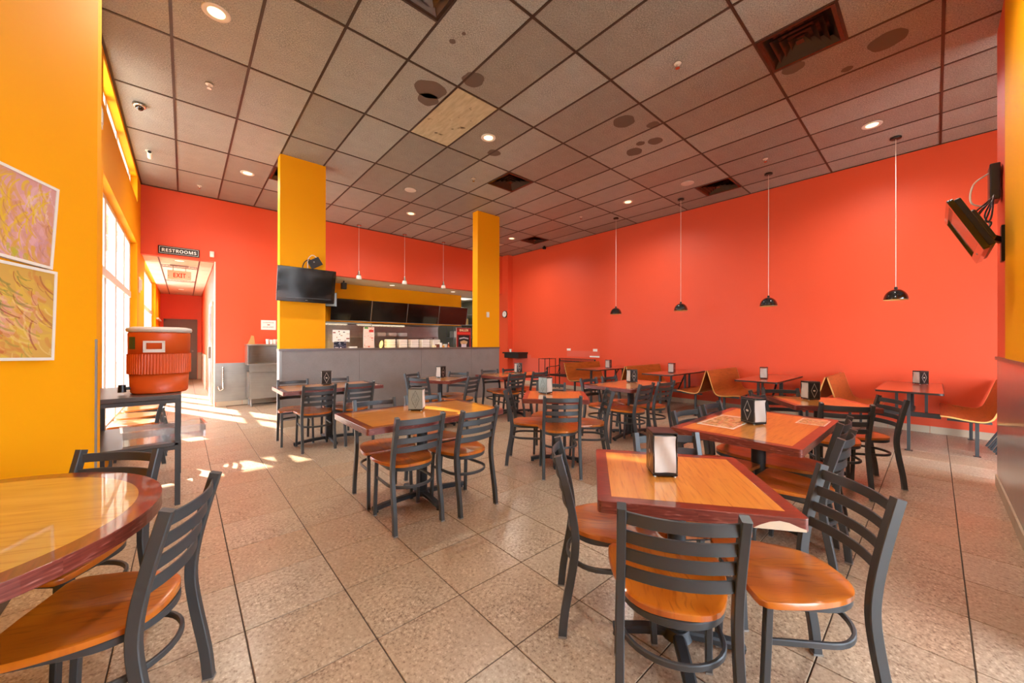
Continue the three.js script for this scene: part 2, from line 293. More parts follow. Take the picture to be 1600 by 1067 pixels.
// visible windows in the left wall
function window_(name, z0, z1, y0, y1, label, rails, mulls, jamb, fr = 0.06) {
  const w = structure(name, null, null, label), xg = XW - 0.11, d = 0.03;
  const f = (za, zb, ya, yb, n = 'window_frame') => mesh(n, bx(xg - d, xg + d, ya, yb, za, zb), M.frameWhite, w);
  f(z0, z0 + jamb, y0, y1); f(z1 - jamb, z1, y0, y1); f(z0 + jamb, z1 - jamb, y0, y0 + fr); f(z0 + jamb, z1 - jamb, y1 - fr, y1);
  for (const r of rails) mesh('transom_bar', bx(xg - d - 0.005, xg + d + 0.02, r - 0.05, r + 0.05, z0 + jamb, z1 - jamb), M.frameWhite, w);
  for (const q of mulls) mesh('mullion', bx(xg - d, xg + d + 0.005, y0 + fr, y1 - fr, q - 0.07, q + 0.07), M.frameWhite, w);
  const zs = [z0 + jamb, ...mulls, z1 - jamb], ys = [y0 + fr, ...rails, y1 - fr];
  for (let i = 0; i < zs.length - 1; i++) for (let k = 0; k < ys.length - 1; k++) {
    const a = zs[i] + (i ? 0.07 : 0), b = zs[i + 1] - (i < zs.length - 2 ? 0.07 : 0), c = ys[k] + (k ? 0.05 : 0), e = ys[k + 1] - (k < ys.length - 2 ? 0.05 : 0);
    mesh('pane', bx(xg - 0.003, xg + 0.003, c, e, a, b), M.glass, w);
  }
  // orange plaster reveal round the opening
  mesh('reveal', merge([bx(xg + d, XW + 0.003, y0, y1, z1 - 0.008, z1 + 0.008), bx(xg + d, XW + 0.003, y1 - 0.008, y1 + 0.008, z0, z1), bx(xg + d, XW + 0.003, y0, y1, z0 - 0.008, z0 + 0.008), bx(xg + d, XW + 0.003, y0 - 0.008, y0 + 0.008, z0, z1)]), M.orange, w);
  return w;
}
window_('window_1', WZ0, WZ1, 0.28, 3.03, 'tall white-framed window between the angled pier and the hall', [2.12], [6.35, 7.25, 8.15], 0.16);
window_('window_2', WZ0, WZ1, 3.72, 4.17, 'narrow clerestory window under the ceiling on the left', [], [6.35, 7.3, 8.75], 0.1, 0.025);
window_('window_4', W2Z0, W2Z1, 0.28, 3.0, 'white-framed window inside the restroom hall', [2.12], [11.6, 12.6, 13.6], 0.12);
// hall
{
  const y = SOFFIT;
  const hr = structure('wall_hall', bx(HALLX, HALLX + T, 0, y + 0.2, ZB + T, HALLZ + T), M.red, 'red side wall of the restroom hall');
  const he = structure('wall_hall_end', bx(XW, HALLX, 0, y + 0.2, HALLZ, HALLZ + T), M.red, 'red end wall of the restroom hall');
  mesh('wall_tile', bx(0.36, HALLX, 0, 0.95, HALLZ - 0.02, HALLZ), M.baseTile, he); mesh('wall_tile', bx(HALLX - 0.015, HALLX, 0, 0.95, 13.6, HALLZ), M.baseTile, hr);
  const hc = structure('ceiling_hall', null, null, 'cream tiled ceiling of the restroom hall');
  mesh('deck', bx(XW - 0.1, HALLX + 0.1, y + 0.06, y + 0.2, ZB + T, HALLZ + T), M.grid, hc);
  const cols = [XW, -0.38, 0.23, HALLX];
  for (let r = 0; r < 12; r++) for (let c = 0; c < 3; c++) { const z0 = ZB + T + r * 0.626; mesh('ceiling_tile', bx(cols[c] + 0.012, cols[c + 1] - 0.012, y, y + 0.02, z0 + 0.01, z0 + 0.616), M.whiteTile, hc); }
  mesh('grid_runner', bx(cols[1] - 0.012, cols[1] + 0.012, y - 0.002, y + 0.02, ZB + T, HALLZ), M.grid, hc); mesh('grid_runner', bx(cols[2] - 0.012, cols[2] + 0.012, y - 0.002, y + 0.02, ZB + T, HALLZ), M.grid, hc);
  structure('trim_1', merge([bx(HALLX - 0.012, HALLX + 0.01, 0, y, ZB - 0.008, ZB + T + 0.004)]), M.whiteGloss, 'pale corner bead on the edge of the hall opening');
  const d = structure('door_1', null, null, 'dark grey door at the end of the hall');
  mesh('door_frame', merge([bx(-0.53, -0.47, 0, 2.1, HALLZ - 0.03, HALLZ), bx(0.29, 0.35, 0, 2.1, HALLZ - 0.03, HALLZ), bx(-0.53, 0.35, 2.05, 2.12, HALLZ - 0.03, HALLZ)]), M.greyDoor, d);
  mesh('door_leaf', bx(-0.47, 0.29, 0.01, 2.05, HALLZ - 0.02, HALLZ - 0.002), M.greyDoor, d);
  mesh('door_handle', bx(0.2, 0.25, 0.98, 1.02, HALLZ - 0.08, HALLZ - 0.02), M.alu, d);
  const d2 = structure('door_2', null, null, 'restroom door with steel hardware in the hall side wall');
  mesh('door_frame', bx(HALLX - 0.03, HALLX, 0, 2.2, 10.2, 11.3), M.frameWhite, d2); mesh('door_leaf', bx(HALLX - 0.042, HALLX - 0.03, 0.02, 2.1, 10.28, 11.22), M.steel, d2);
  mesh('door_handle', rbox(0.05, 0.26, 0.06, 0.015).translate(HALLX - 0.06, 1.1, -10.4), M.alu, d2);
  mesh('door_glass', bx(HALLX - 0.046, HALLX - 0.041, 1.35, 1.95, 10.5, 10.72), M.black, d2);
}
// kitchen shell behind the counter opening
{
  structure('wall_kitchen', merge([bx(1.9, 8.6, 0, 3.0, 12.9, 13.05), bx(1.75, 1.9, 0, 3.0, ZB + T, 13.05), bx(8.6, 8.75, 0, 3.0, ZB + T, 13.05)]), M.kitchenWall, 'grey-green kitchen wall seen through the serving opening');
  structure('wall_menu', bx(2.3, 7.3, 1.9, SOFFIT + 0.05, 11.0, 11.1), M.orange, 'orange bulkhead above the menu screens');
  structure('ceiling_kitchen', bx(1.75, 8.75, SOFFIT, SOFFIT + 0.1, ZB + T, 13.05), M.whiteTile, 'pale ceiling over the serving counter');
  structure('floor_kitchen', bx(HALLX + T, 8.75, -0.1, -0.002, ZB + T, 13.05), M.baseTile, 'pale kitchen floor');
}
// grey half wall with the two yellow pillars
const HZ = 6.71, HT_ = 0.19, HX0 = 1.11, HX1 = 5.51;
{
  const h = structure('wall_counter', null, null, 'grey laminate half wall in front of the serving counter');
  mesh('core', bx(HX0, HX1, 0.1, 1.19, HZ + 0.006, HZ + HT_), M.cap, h);
  { const ps = [HX0, 2.32, 3.52, 4.72, HX1]; for (let k = 0; k < 4; k++) mesh('panel', bx(ps[k] + (k ? 0.0015 : 0), ps[k + 1] - (k < 3 ? 0.0015 : 0), 0.1, 1.19, HZ, HZ + 0.006), M.laminateMatte, h); }
  mesh('cap', bx(HX0 - 0.01, HX1 + 0.01, 1.19, 1.225, HZ - 0.012, HZ + HT_ + 0.012), M.cap, h);
  mesh('corner_guard', bx(HX0 - 0.004, HX0 + 0.03, 0.1, 1.19, HZ - 0.004, HZ + HT_ + 0.004), M.alu, h);
  for (let x = HX0; x < HX1 - 0.05; x += PITCHT) mesh('base_tile', bx(x, Math.min(x + PITCHT - 0.004, HX1), 0, 0.1, HZ - 0.01, HZ + HT_ + 0.01), M.baseTile, h);
  structure('pillar_1', bx(HX0, 1.765, 1.225, CEIL + 0.1, HZ, HZ + HT_), M.orange, 'wide yellow pillar carrying the television');
  structure('pillar_2', bx(4.885, HX1, 1.225, CEIL + 0.1, HZ, HZ + HT_), M.orange, 'narrow yellow pillar with a light switch');
}
// right-hand half wall and column close to the camera
{
  const z = -0.385, t = 0.2;
  const h = structure('wall_divider', null, null, 'glossy grey laminate half wall at the right edge');
  mesh('panel', bx(2.7, 5.76, 0.1, 1.18, z - t, z), M.laminate, h);
  mesh('cap', bx(2.7, 5.77, 1.18, 1.21, z - t - 0.01, z + 0.012), M.cap, h);
  for (let x = 5.76; x > 2.75; x -= PITCHT) mesh('base_tile', bx(Math.max(2.7, x - PITCHT + 0.004), x, 0, 0.1, z - t, z + 0.012), M.baseTile, h);
  structure('pillar_3', bx(5.09, 5.76, 1.21, CEIL + 0.1, z - t, z - 0.002), M.red, 'red end of the column at the right edge');
  structure('pillar_4', bx(3.65, 5.09, 1.21, CEIL + 0.1, z - t, z + 0.004), M.orange, 'yellow face of the column at the right edge');
}
// tile baseboards
{
  const b = structure('baseboard_right', null, null, 'tan tile baseboard along the red wall');
  for (let z = ZF; z < ZB; z += PITCHT) mesh('base_tile', bx(XR - 0.012, XR, 0, 0.1, z, Math.min(z + PITCHT - 0.004, ZB)), M.baseTile, b);
  const b2 = structure('baseboard_back', null, null, 'tan tile baseboard along the red back wall');
  for (let x = HALLX + 0.02; x < 2.3; x += PITCHT) mesh('base_tile', bx(x, x + PITCHT - 0.004, 0, 0.1, ZB - 0.012, ZB), M.baseTile, b2);
}
// paler paint patches on the red wall
{
  const wall = scene.getObjectByName('wall_right'), p = (z0, z1, y0, y1) => mesh('paint_patch', bx(XR - 0.0015, XR, y0, y1, z0, z1), M.redPatch, wall);
  p(7.76, 9.4, 0.1, 0.84); p(8.55, 9.4, 0.84, 0.93);
  const torn = (z0, z1, y0, y1) => { const m = mesh('torn_sticker', bx(XR - 0.002, XR, y0, y1, z0, z1), M.paper, wall); return m; };
  torn(6.92, 7.06, 1.1, 1.16); torn(6.0, 6.14, 1.09, 1.16); torn(5.93, 6.25, 0.93, 0.97); p(5.93, 7.06, 0.93, 1.1);
}
// outside: street and an added canopy that blocks sun at the left windows
{
  structure('ground_outside', merge([bx(-30, 40, -0.3, -0.13, -40, ZF - 0.2), bx(-30, XW - T, -0.3, -0.13, ZF - 0.2, 40)]), M.pavement, 'pale pavement outside');
  // added unseen canopy: its open bay and upright boards shape the incoming sun
  const cp = thing('added_sun_canopy', 'added unseen flat white canopy outside the tall window, placed to shape sunlight', 'canopy', -2.05, 0, 8.0), loc = (x0, x1, y0, y1, z0, z1) => box(x1 - x0, y1 - y0, z1 - z0, (x0 + x1) / 2 + 2.05, (y0 + y1) / 2, 8.0 - (z0 + z1) / 2);
  mesh('sun_blocker_slab', loc(-3.3, -0.78, 3.36, 3.44, 3.4, 10.4), M.exterior, cp); mesh('sun_blocker_slab', loc(-3.3, -0.78, 3.36, 3.44, 10.94, 12.3), M.exterior, cp);
  for (const z of [3.6, 12.0]) mesh('post', loc(-3.25, -3.13, -0.13, 3.36, z, z + 0.12), M.exterior, cp);
  mesh('fascia', loc(-3.3, -3.24, 3.3, 3.5, 3.4, 12.3), M.exterior, cp);
  mesh('sun_blocker_board', loc(-1.7, -1.55, 3.44, 5.7, 8.85, 9.95), M.exterior, cp); mesh('sun_blocker_board', loc(-1.7, -1.55, 3.44, 5.7, 7.4, 8.45), M.exterior, cp);  // added boards, only there to block sun from parts of the clerestory
}
console.log('setting');
// ================================================================= CHAIRS
const CH = 0.815;
function makeChair() {
  const c = new THREE.Group(); c.name = 'ladder_chair';
  const hw = 0.176;
  // rear posts: floor -> seat -> reclined back
  for (const s of [-1, 1]) {
    const path = spline([[s * 0.181, 0.004, 0.022], [s * 0.1805, 0.12, 0.034], [s * 0.179, 0.3, 0.066], [s * 0.178, 0.42, 0.08], [s * 0.177, 0.52, 0.072], [s * hw, 0.66, 0.042], [s * hw, CH, 0.0]], 18);
    const p = mesh('back_post', sweep(path, 0.029, 0.036, AX, 0.003), M.chairMetal, c);
    mesh('foot_cap', box(0.031, 0.008, 0.038, s * 0.181, 0.004, 0.022), M.alu, p);
    const leg = mesh('leg', sweep([new THREE.Vector3(s * 0.178, 0.004, 0.425), new THREE.Vector3(s * 0.172, 0.435, 0.405)], 0.025, 0.025, AX, 0.003), M.chairMetal, c);
    mesh('foot_cap', box(0.027, 0.008, 0.027, s * 0.178, 0.004, 0.425), M.alu, leg);
  }
  const postZ = (y) => y > 0.66 ? 0.042 * (CH - y) / (CH - 0.66) : 0.072 + (0.042 - 0.072) * (y - 0.52) / 0.14;
  for (const y of [0.776, 0.708, 0.642, 0.576]) {
    const z = postZ(y), path = []; for (let k = 0; k <= 12; k++) { const t = k / 12 * 2 - 1; path.push(new THREE.Vector3(t * (hw - 0.008), y, z - 0.034 * (1 - t * t))); }
    mesh('slat', sweep(path, 0.041, 0.008, AY, 0.002), M.chairMetal, c);
  }
  // U-shaped rings: under the seat and as a foot rest
  const ring = (y, w, d, r, back) => { const path = []; path.push(new THREE.Vector3(-r, y, 0.405)); for (let k = 0; k <= 16; k++) { const a = Math.PI + k / 16 * Math.PI; path.push(new THREE.Vector3(Math.cos(a) * r, y, back + 0.15 + Math.sin(a) * 0.15)); } path.push(new THREE.Vector3(r, y, 0.405)); return sweep(path, w, d, AY, 0.003); };
  mesh('seat_ring', merge([ring(0.425, 0.026, 0.018, 0.166, 0.062), box(0.34, 0.026, 0.018, 0, 0.425, 0.405)]), M.chairMetal, c);
  mesh('foot_ring', ring(0.3, 0.022, 0.014, 0.17, 0.05), M.chairMetal, c);
  // saddle seat
  const out = []; const seg = [];
  const outline = (a) => { // a in 0..1 round the seat
    return seg[Math.round(a * seg.length) % seg.length];
  };
  const cv = new THREE.CatmullRomCurve3([[-0.205, 0.445], [-0.1, 0.452], [0, 0.454], [0.1, 0.452], [0.205, 0.445], [0.215, 0.42], [0.212, 0.33], [0.195, 0.24], [0.17, 0.165], [0.135, 0.105], [0.08, 0.072], [0, 0.062], [-0.08, 0.072], [-0.135, 0.105], [-0.17, 0.165], [-0.195, 0.24], [-0.212, 0.33], [-0.215, 0.42]].map(([x, z]) => new THREE.Vector3(x, 0, z)), true, 'centripetal', 0.5);
  const N = 56, rim = cv.getSpacedPoints(N).slice(0, N), cx = 0, cz = 0.27, topY = 0.462, th = 0.022;
  const rings = [[1, -th], [1.0, -0.004], [0.985, 0], [0.9, 0], [0.75, 0], [0.55, 0], [0.35, 0], [0.15, 0]];
  const dip = (x, z) => -0.010 * Math.exp(-(((Math.abs(x) - 0.085) / 0.075) ** 2 + ((z - 0.24) / 0.13) ** 2)) - 0.004 * Math.exp(-((x / 0.05) ** 2 + ((z - 0.2) / 0.1) ** 2));
  const pos = [], uv = [], idx = [];
  rings.forEach(([s, dy]) => rim.forEach((p) => { const x = cx + (p.x - cx) * s, z = cz + (p.z - cz) * s; pos.push(x, topY + dy + (dy === 0 ? dip(x, z) : 0), z); uv.push(x, z); }));
  const ctr = pos.length / 3; pos.push(cx, topY + dip(cx, cz), cz); uv.push(cx, cz);
  for (let r = 0; r < rings.length - 1; r++) for (let k = 0; k < N; k++) { const a = r * N + k, b = r * N + (k + 1) % N; idx.push(a, b, a + N, b, b + N, a + N); }
  const o = (rings.length - 1) * N; for (let k = 0; k < N; k++) idx.push(o + k, o + (k + 1) % N, ctr);
  const bc = pos.length / 3; pos.push(cx, topY - th, cz); uv.push(0, 0); for (let k = 0; k < N; k++) idx.push(bc, (k + 1) % N, k);
  let g = new THREE.BufferGeometry(); g.setAttribute('position', new THREE.Float32BufferAttribute(pos, 3)); g.setAttribute('uv', new THREE.Float32BufferAttribute(uv, 2)); g.setIndex(idx);
  g = toCreasedNormals(g.toNonIndexed(), 0.8);
  // check winding: the top must face up
  { const nn = g.attributes.normal; let up = 0; for (let i = 0; i < nn.count; i++) up += nn.getY(i) * (g.attributes.position.getY(i) > 0.45 ? 1 : 0); if (up < 0) { const gi = g.attributes.position; for (let i = 0; i < gi.count; i += 3) for (const k of ['position', 'uv']) { const at = g.attributes[k], q = []; for (let e = 0; e < at.itemSize; e++) { q.push(at.array[(i + 1) * at.itemSize + e]); at.array[(i + 1) * at.itemSize + e] = at.array[(i + 2) * at.itemSize + e]; at.array[(i + 2) * at.itemSize + e] = q[e]; } } g.deleteAttribute('normal'); g = toCreasedNormals(g, 0.8); } }
  mesh('seat', g, M.seat, c);
  return c;
}
const chairProto = makeChair();
function chair(x, z, f, label) {
  const c = chairProto.clone(); c.name = numbered('ladder_chair'); c.position.copy(V(x, 0, z)); c.rotation.y = R(f + 90);
  c.userData = { label, category: 'chair', group: 'black ladder-back dining chairs' }; scene.add(c); return c;
}
const K = 'black ladder-back chair ';
// round table
chair(0.03, 1.73, 157.75, K + 'beside the round table, nearest the bottom left corner');
chair(-0.23, 2.6, -128.7, K + 'tucked behind the round table against the yellow wall');
// square table nearest the camera
chair(1.147, 0.515, 34.2, K + 'in the foreground with its back to the camera');
chair(1.925, 0.2, 132.4, K + 'turned sideways at the right corner of the chipped table');
chair(1.415, 1.258, 312, K + 'seen edge-on at the left side of the chipped table');
chair(2.09, 1.03, 231, K + 'at the far side of the chipped table, behind its napkin holder');
// long table with the menu cards
chair(2.85, 0.33, 88.2, K + 'right of the menu-card table, nearer of the two side by side');
chair(3.36, 0.4, 88.8, K + 'right of the menu-card table, farther of the two side by side');
chair(2.97, 1.3, -96.8, K + 'left of the menu-card table, nearer the foreground napkin holder');
chair(3.44, 1.29, -89.8, K + 'left of the menu-card table, nearer the booths');
// square table in front of the right-hand booths
chair(4.25, 0.5, 28.6, K + 'with its back to the camera, below the right booths');
chair(5.08, 0.27, 125, K + 'standing free at the right of the square table below the right booths');
chair(5.14, 1.18, 217, K + 'at the far side of the square table below the right booths');
chair(4.5, 1.24, 304, K + 'at the left of the square table below the right booths');
// sunlit long table
chair(1.27, 2.42, 88.2, K + 'near left at the sunlit long table');
chair(1.76, 2.37, 93.8, K + 'near right at the sunlit long table');
chair(1.31, 3.39, -93.8, K + 'far left at the sunlit long table');
chair(1.79, 3.38, -93.6, K + 'far right at the sunlit long table, sun stripes on its seat');
// long table at the left end of the half wall
chair(1.24, 4.94, 88.2, K + 'near left at the table below the pillar television');
chair(1.73, 4.95, 93.7, K + 'near right at the table below the pillar television');
chair(1.13, 5.86, -93.5, K + 'far left at the table below the pillar television');
chair(1.68, 5.88, -97, K + 'far right at the table below the pillar television');
// square table in the middle of the half wall
chair(2.60, 5.08, 26, K + 'at the near left of the square table by the grey half wall');
chair(3.40, 4.74, 115, K + 'at the near right of the square table by the grey half wall');
chair(3.64, 5.56, 212, K + 'at the far right of the square table by the grey half wall');
chair(2.88, 5.84, 296, K + 'at the far left of the square table by the grey half wall');
// long table at the right end of the half wall
chair(4.28, 4.71, 89.2, K + 'near left at the long table by the narrow yellow pillar');
chair(4.84, 4.72, 90.6, K + 'near right at the long table by the narrow yellow pillar');
chair(4.41, 5.66, -96, K + 'far left at the long table by the narrow yellow pillar');
chair(4.92, 5.67, -88.3, K + 'far right at the long table by the narrow yellow pillar');
// square table in the middle of the room
chair(2.75, 2.38, 49.2, K + 'near side of the central square table, back to the camera');
chair(3.53, 2.37, 134.6, K + 'at the right of the central square table');
chair(3.57, 3.29, 219.8, K + 'at the far side of the central square table');
chair(2.74, 3.20, 312, K + 'seen side-on at the left of the central square table');
// long table in front of the left-hand booths
chair(4.42, 2.42, 91.8, K + 'near left at the long table below the far booths');
chair(4.9, 2.4, 84, K + 'near right at the long table below the far booths');
chair(4.45, 3.36, -91, K + 'far left at the long table below the far booths');
chair(4.97, 3.36, -91, K + 'far right at the long table below the far booths');
// row behind the drinks shelf
chair(-0.14, 5.75, 180, K + 'behind the drinks shelf, first of the row at the window');
chair(-0.14, 6.3, 180, K + 'behind the drinks shelf, second of the row at the window');
chair(-0.14, 6.95, 180, K + 'behind the drinks shelf, third of the row at the window');
console.log('chairs');

// ================================================================= TABLES
const TH = 0.745;
function roundedRect(w, d, r) { const s = new THREE.Shape(), x = w / 2, y = d / 2; s.moveTo(-x + r, -y); s.lineTo(x - r, -y); s.quadraticCurveTo(x, -y, x, -y + r); s.lineTo(x, y - r); s.quadraticCurveTo(x, y, x - r, y); s.lineTo(-x + r, y); s.quadraticCurveTo(-x, y, -x, y - r); s.lineTo(-x, -y + r); s.quadraticCurveTo(-x, -y, -x + r, -y); return s; }
function pedestal(t, span, r = 0.038) {
  mesh('column', cyl(r, r, 0.64, 0, 0.37, 0, 20), M.ironBase, t);
  mesh('mounting_plate', box(0.34, 0.012, 0.34, 0, 0.694, 0), M.ironBase, t);
  const hub = mesh('base_hub', cyl(0.05, 0.065, 0.04, 0, 0.06, 0, 20), M.ironBase, t);
  for (let k = 0; k < 4; k++) {
    const a = k * Math.PI / 2, L = k % 2 ? span[1] : span[0], d = new THREE.Vector3(Math.cos(a), 0, -Math.sin(a)), n = new THREE.Vector3(Math.sin(a), 0, Math.cos(a));
    const path = [0, 0.5, 0.8, 1].map((q) => d.clone().multiplyScalar(L * q).add(new THREE.Vector3(0, 0.058 - 0.03 * q * q, 0)));
    mesh('base_foot', merge([sweep(path, 0.05, 0.035, n, 0.008), cyl(0.016, 0.02, 0.014, d.x * L * 0.94, 0.007, d.z * L * 0.94, 12)]), M.ironBase, t);
  }
}
function squareTable(w, d, band, oak, grainTurn) {
  const th = 0.045, t = new THREE.Group();
  const outer = roundedRect(w, d, 0.018), hole = new THREE.Path(); const iw = w / 2 - band, id = d / 2 - band;
  hole.moveTo(-iw, -id); hole.lineTo(-iw, id); hole.lineTo(iw, id); hole.lineTo(iw, -id); hole.closePath(); outer.holes.push(hole);
  const e = new THREE.ExtrudeGeometry(outer, { depth: th - 0.004, bevelEnabled: true, bevelThickness: 0.002, bevelSize: 0.002, bevelSegments: 2, curveSegments: 6 }); e.rotateX(-Math.PI / 2); e.translate(0, TH - th + 0.002, 0);
  mesh('edge_band', e, [M.band, M.bandSide], t);
  const p = new THREE.BoxGeometry(iw * 2 - 0.001, th - 0.004, id * 2 - 0.001); p.translate(0, TH - th / 2 + 0.002, 0);
  { const uv = p.attributes.uv, q = p.attributes.position, nn = p.attributes.normal; for (let i = 0; i < q.count; i++) uv.setXY(i, grainTurn ? q.getZ(i) : q.getX(i), grainTurn ? q.getX(i) : q.getZ(i)); }
  mesh('tabletop', p, oak, t);
  return t;
}
const smallT = squareTable(0.69, 0.69, 0.05, M.oak, true), longT = squareTable(1.2, 0.74, 0.055, M.oak, true);
pedestal(smallT, [0.27, 0.27]); pedestal(longT, [0.42, 0.3], 0.045);
function table(proto, name, x, z, a, label, group) { const t = proto.clone(); t.name = numbered(name); t.position.copy(V(x, 0, z)); t.rotation.y = R(a); t.userData = { label, category: 'table', group }; scene.add(t); return t; }
const G1 = 'square pedestal tables', G2 = 'long pedestal tables';
const t1 = table(smallT, 'square_table', 1.645, 0.76, 36.5, 'square oak-topped table nearest the camera with a chipped front edge', G1);
table(longT, 'long_table', 3.155, 0.855, 0, 'long oak-topped table with printed menu cards, behind the chipped table', G2);
table(longT, 'long_table', 1.53, 2.9, 0, 'long oak-topped table streaked with sunlight, left of centre', G2);
table(longT, 'long_table', 1.47, 5.4, 0, 'long oak-topped table below the pillar television', G2);
table(smallT, 'square_table', 3.12, 5.31, 32, 'square oak-topped table by the middle of the grey half wall', G1);
table(longT, 'long_table', 4.6, 5.19, 0, 'long oak-topped table by the narrow yellow pillar', G2);
table(smallT, 'square_table', 3.13, 2.82, 43, 'square oak-topped table in the centre of the room', G1);
table(longT, 'long_table', 4.8, 2.88, 0, 'long oak-topped table in front of the far booths', G2);
table(smallT, 'square_table', 4.81, 0.78, 34, 'square oak-topped table in front of the right-hand booths', G1);
{ // pale broken edge of the nearest table (front corner towards the camera's right)
  const s = new THREE.Shape(); s.moveTo(-0.16, -0.022); s.lineTo(0.0, -0.022); s.lineTo(0.0, -0.014); s.lineTo(-0.02, -0.008); s.lineTo(-0.05, 0.004); s.lineTo(-0.08, 0.009); s.lineTo(-0.11, 0.003); s.lineTo(-0.14, -0.01); s.closePath();
  const g = new THREE.ExtrudeGeometry(s, { depth: 0.003, bevelEnabled: false }); g.rotateY(-Math.PI / 2); const m = mesh('chipped_edge', g, M.chip, t1); m.position.set(-0.345, TH - 0.0225, 0.335); m.userData.label = 'bare cream core where the edge is chipped';
}
{ // round table
  const t = thing('round_table', 'large round oak-topped table at the left foreground', 'table', -0.69, 0, 2.02), r = 0.625, th = 0.05;
  const circ = (q) => { const s = new THREE.Shape(); s.absarc(0, 0, q, 0, Math.PI * 2); return s; };
  const o = circ(r); const h = new THREE.Path(); h.absarc(0, 0, r - 0.065, 0, Math.PI * 2, true); o.holes.push(h);
  const e = new THREE.ExtrudeGeometry(o, { depth: th - 0.004, bevelEnabled: true, bevelThickness: 0.002, bevelSize: 0.002, bevelSegments: 2, curveSegments: 48 }); e.rotateX(-Math.PI / 2); e.translate(0, TH - th + 0.002, 0);
  mesh('edge_band', e, [M.band, M.bandSide], t);
  const p = new THREE.ExtrudeGeometry(circ(r - 0.0655), { depth: th - 0.004, bevelEnabled: false, curveSegments: 48 }); p.rotateX(-Math.PI / 2); p.translate(0, TH - th + 0.004, 0); { const uv = p.attributes.uv, q = p.attributes.position; for (let i = 0; i < q.count; i++) uv.setXY(i, q.getZ(i) * 0.9 - q.getX(i) * 0.4, q.getX(i)); }
  mesh('tabletop', p, M.oakPale, t);
  mesh('column', cyl(0.05, 0.05, 0.64, 0, 0.37, 0), M.ironBase, t); mesh('mounting_plate', box(0.4, 0.012, 0.4, 0, 0.689, 0), M.ironBase, t);
  mesh('base_plate', lathe([[0, 0.05], [0.06, 0.05], [0.16, 0.035], [0.26, 0.018], [0.28, 0.008], [0.28, 0], [0, 0]], 40), M.ironBase, t);
}
// ---- printed menu cards on the long table
{
  const food = canvasTex(256, 256, (c, w, h) => { c.fillStyle = '#f1e6d6'; c.fillRect(0, 0, w, h); c.fillStyle = '#c8b27c'; c.fillRect(14, 14, w - 28, h - 28); let s = 5; const r = () => (s = (s * 16807) % 2147483647) / 2147483647; const cols = ['#c9a24a', '#8f7a2c', '#d8b878', '#a8442a', '#c87858', '#6e7a30', '#e0cfa4']; for (let i = 0; i < 260; i++) { c.fillStyle = cols[Math.floor(r() * cols.length)]; c.globalAlpha = 0.65; c.beginPath(); c.ellipse(14 + r() * (w - 28), 14 + r() * (h - 28), 4 + r() * 16, 3 + r() * 9, r() * 3, 0, 7); c.fill(); } c.globalAlpha = 1; c.strokeStyle = '#f4ece0'; c.lineWidth = 14; c.strokeRect(7, 7, w - 14, h - 14); });
  const m = phy({ map: food, roughness: 0.4, clearcoat: 1, clearcoatRoughness: 0.04 });
  const card = (x, z, w, d, turn, label) => { const g = new THREE.BoxGeometry(w, 0.0012, d); const o = single('menu_card', g, m, label, 'menu', 'menu cards on the long table'); o.position.copy(V(x, TH + 0.0007, z)); o.rotation.y = R(turn); };
  card(3.06, 1.03, 0.5, 0.24, 0, 'food-print menu card lying left of the napkin holder');
  card(3.52, 0.6, 0.26, 0.17, 0, 'food-print menu card at the right corner of the long table');
}
// ---- napkin dispensers
const napTex = canvasTex(256, 256, (c, w, h) => { c.fillStyle = '#1c1a19'; c.fillRect(0, 0, w, h); c.strokeStyle = '#c8c4ba'; c.lineWidth = 7; c.beginPath(); c.moveTo(128, 26); c.lineTo(196, 128); c.lineTo(128, 230); c.lineTo(60, 128); c.closePath(); c.stroke(); c.fillStyle = '#d8d2c4'; c.font = 'bold 30px serif'; c.save(); c.translate(128, 138); c.rotate(-0.2); c.textAlign = 'center'; c.beginPath(); c.ellipse(0, -8, 26, 12, 0.3, 0, 7); c.fill(); c.restore(); c.strokeStyle = '#8a867c'; c.lineWidth = 3; c.strokeRect(10, 10, w - 20, h - 20); });
const matNap = phy({ map: napTex, roughness: 0.3, metalness: 0.2, clearcoat: 0.5 });
const napGreyTex = canvasTex(256, 256, (c, w, h) => { c.fillStyle = '#8f9c96'; c.fillRect(0, 0, w, h); c.strokeStyle = '#3c4643'; c.lineWidth = 5; c.beginPath(); c.moveTo(128, 20); c.lineTo(200, 128); c.lineTo(128, 236); c.lineTo(56, 128); c.closePath(); c.stroke(); c.strokeStyle = '#55605c'; c.lineWidth = 3; for (let i = 0; i < 16; i++) { c.beginPath(); c.arc(128 + Math.sin(i * 2.4) * 40, 128 + Math.cos(i * 1.7) * 60, 8 + (i % 5) * 3, i, i + 3.5); c.stroke(); } c.strokeRect(8, 8, w - 16, h - 16); });
const matNapGrey = phy({ map: napGreyTex, roughness: 0.35, metalness: 0.3, clearcoat: 0.4 });
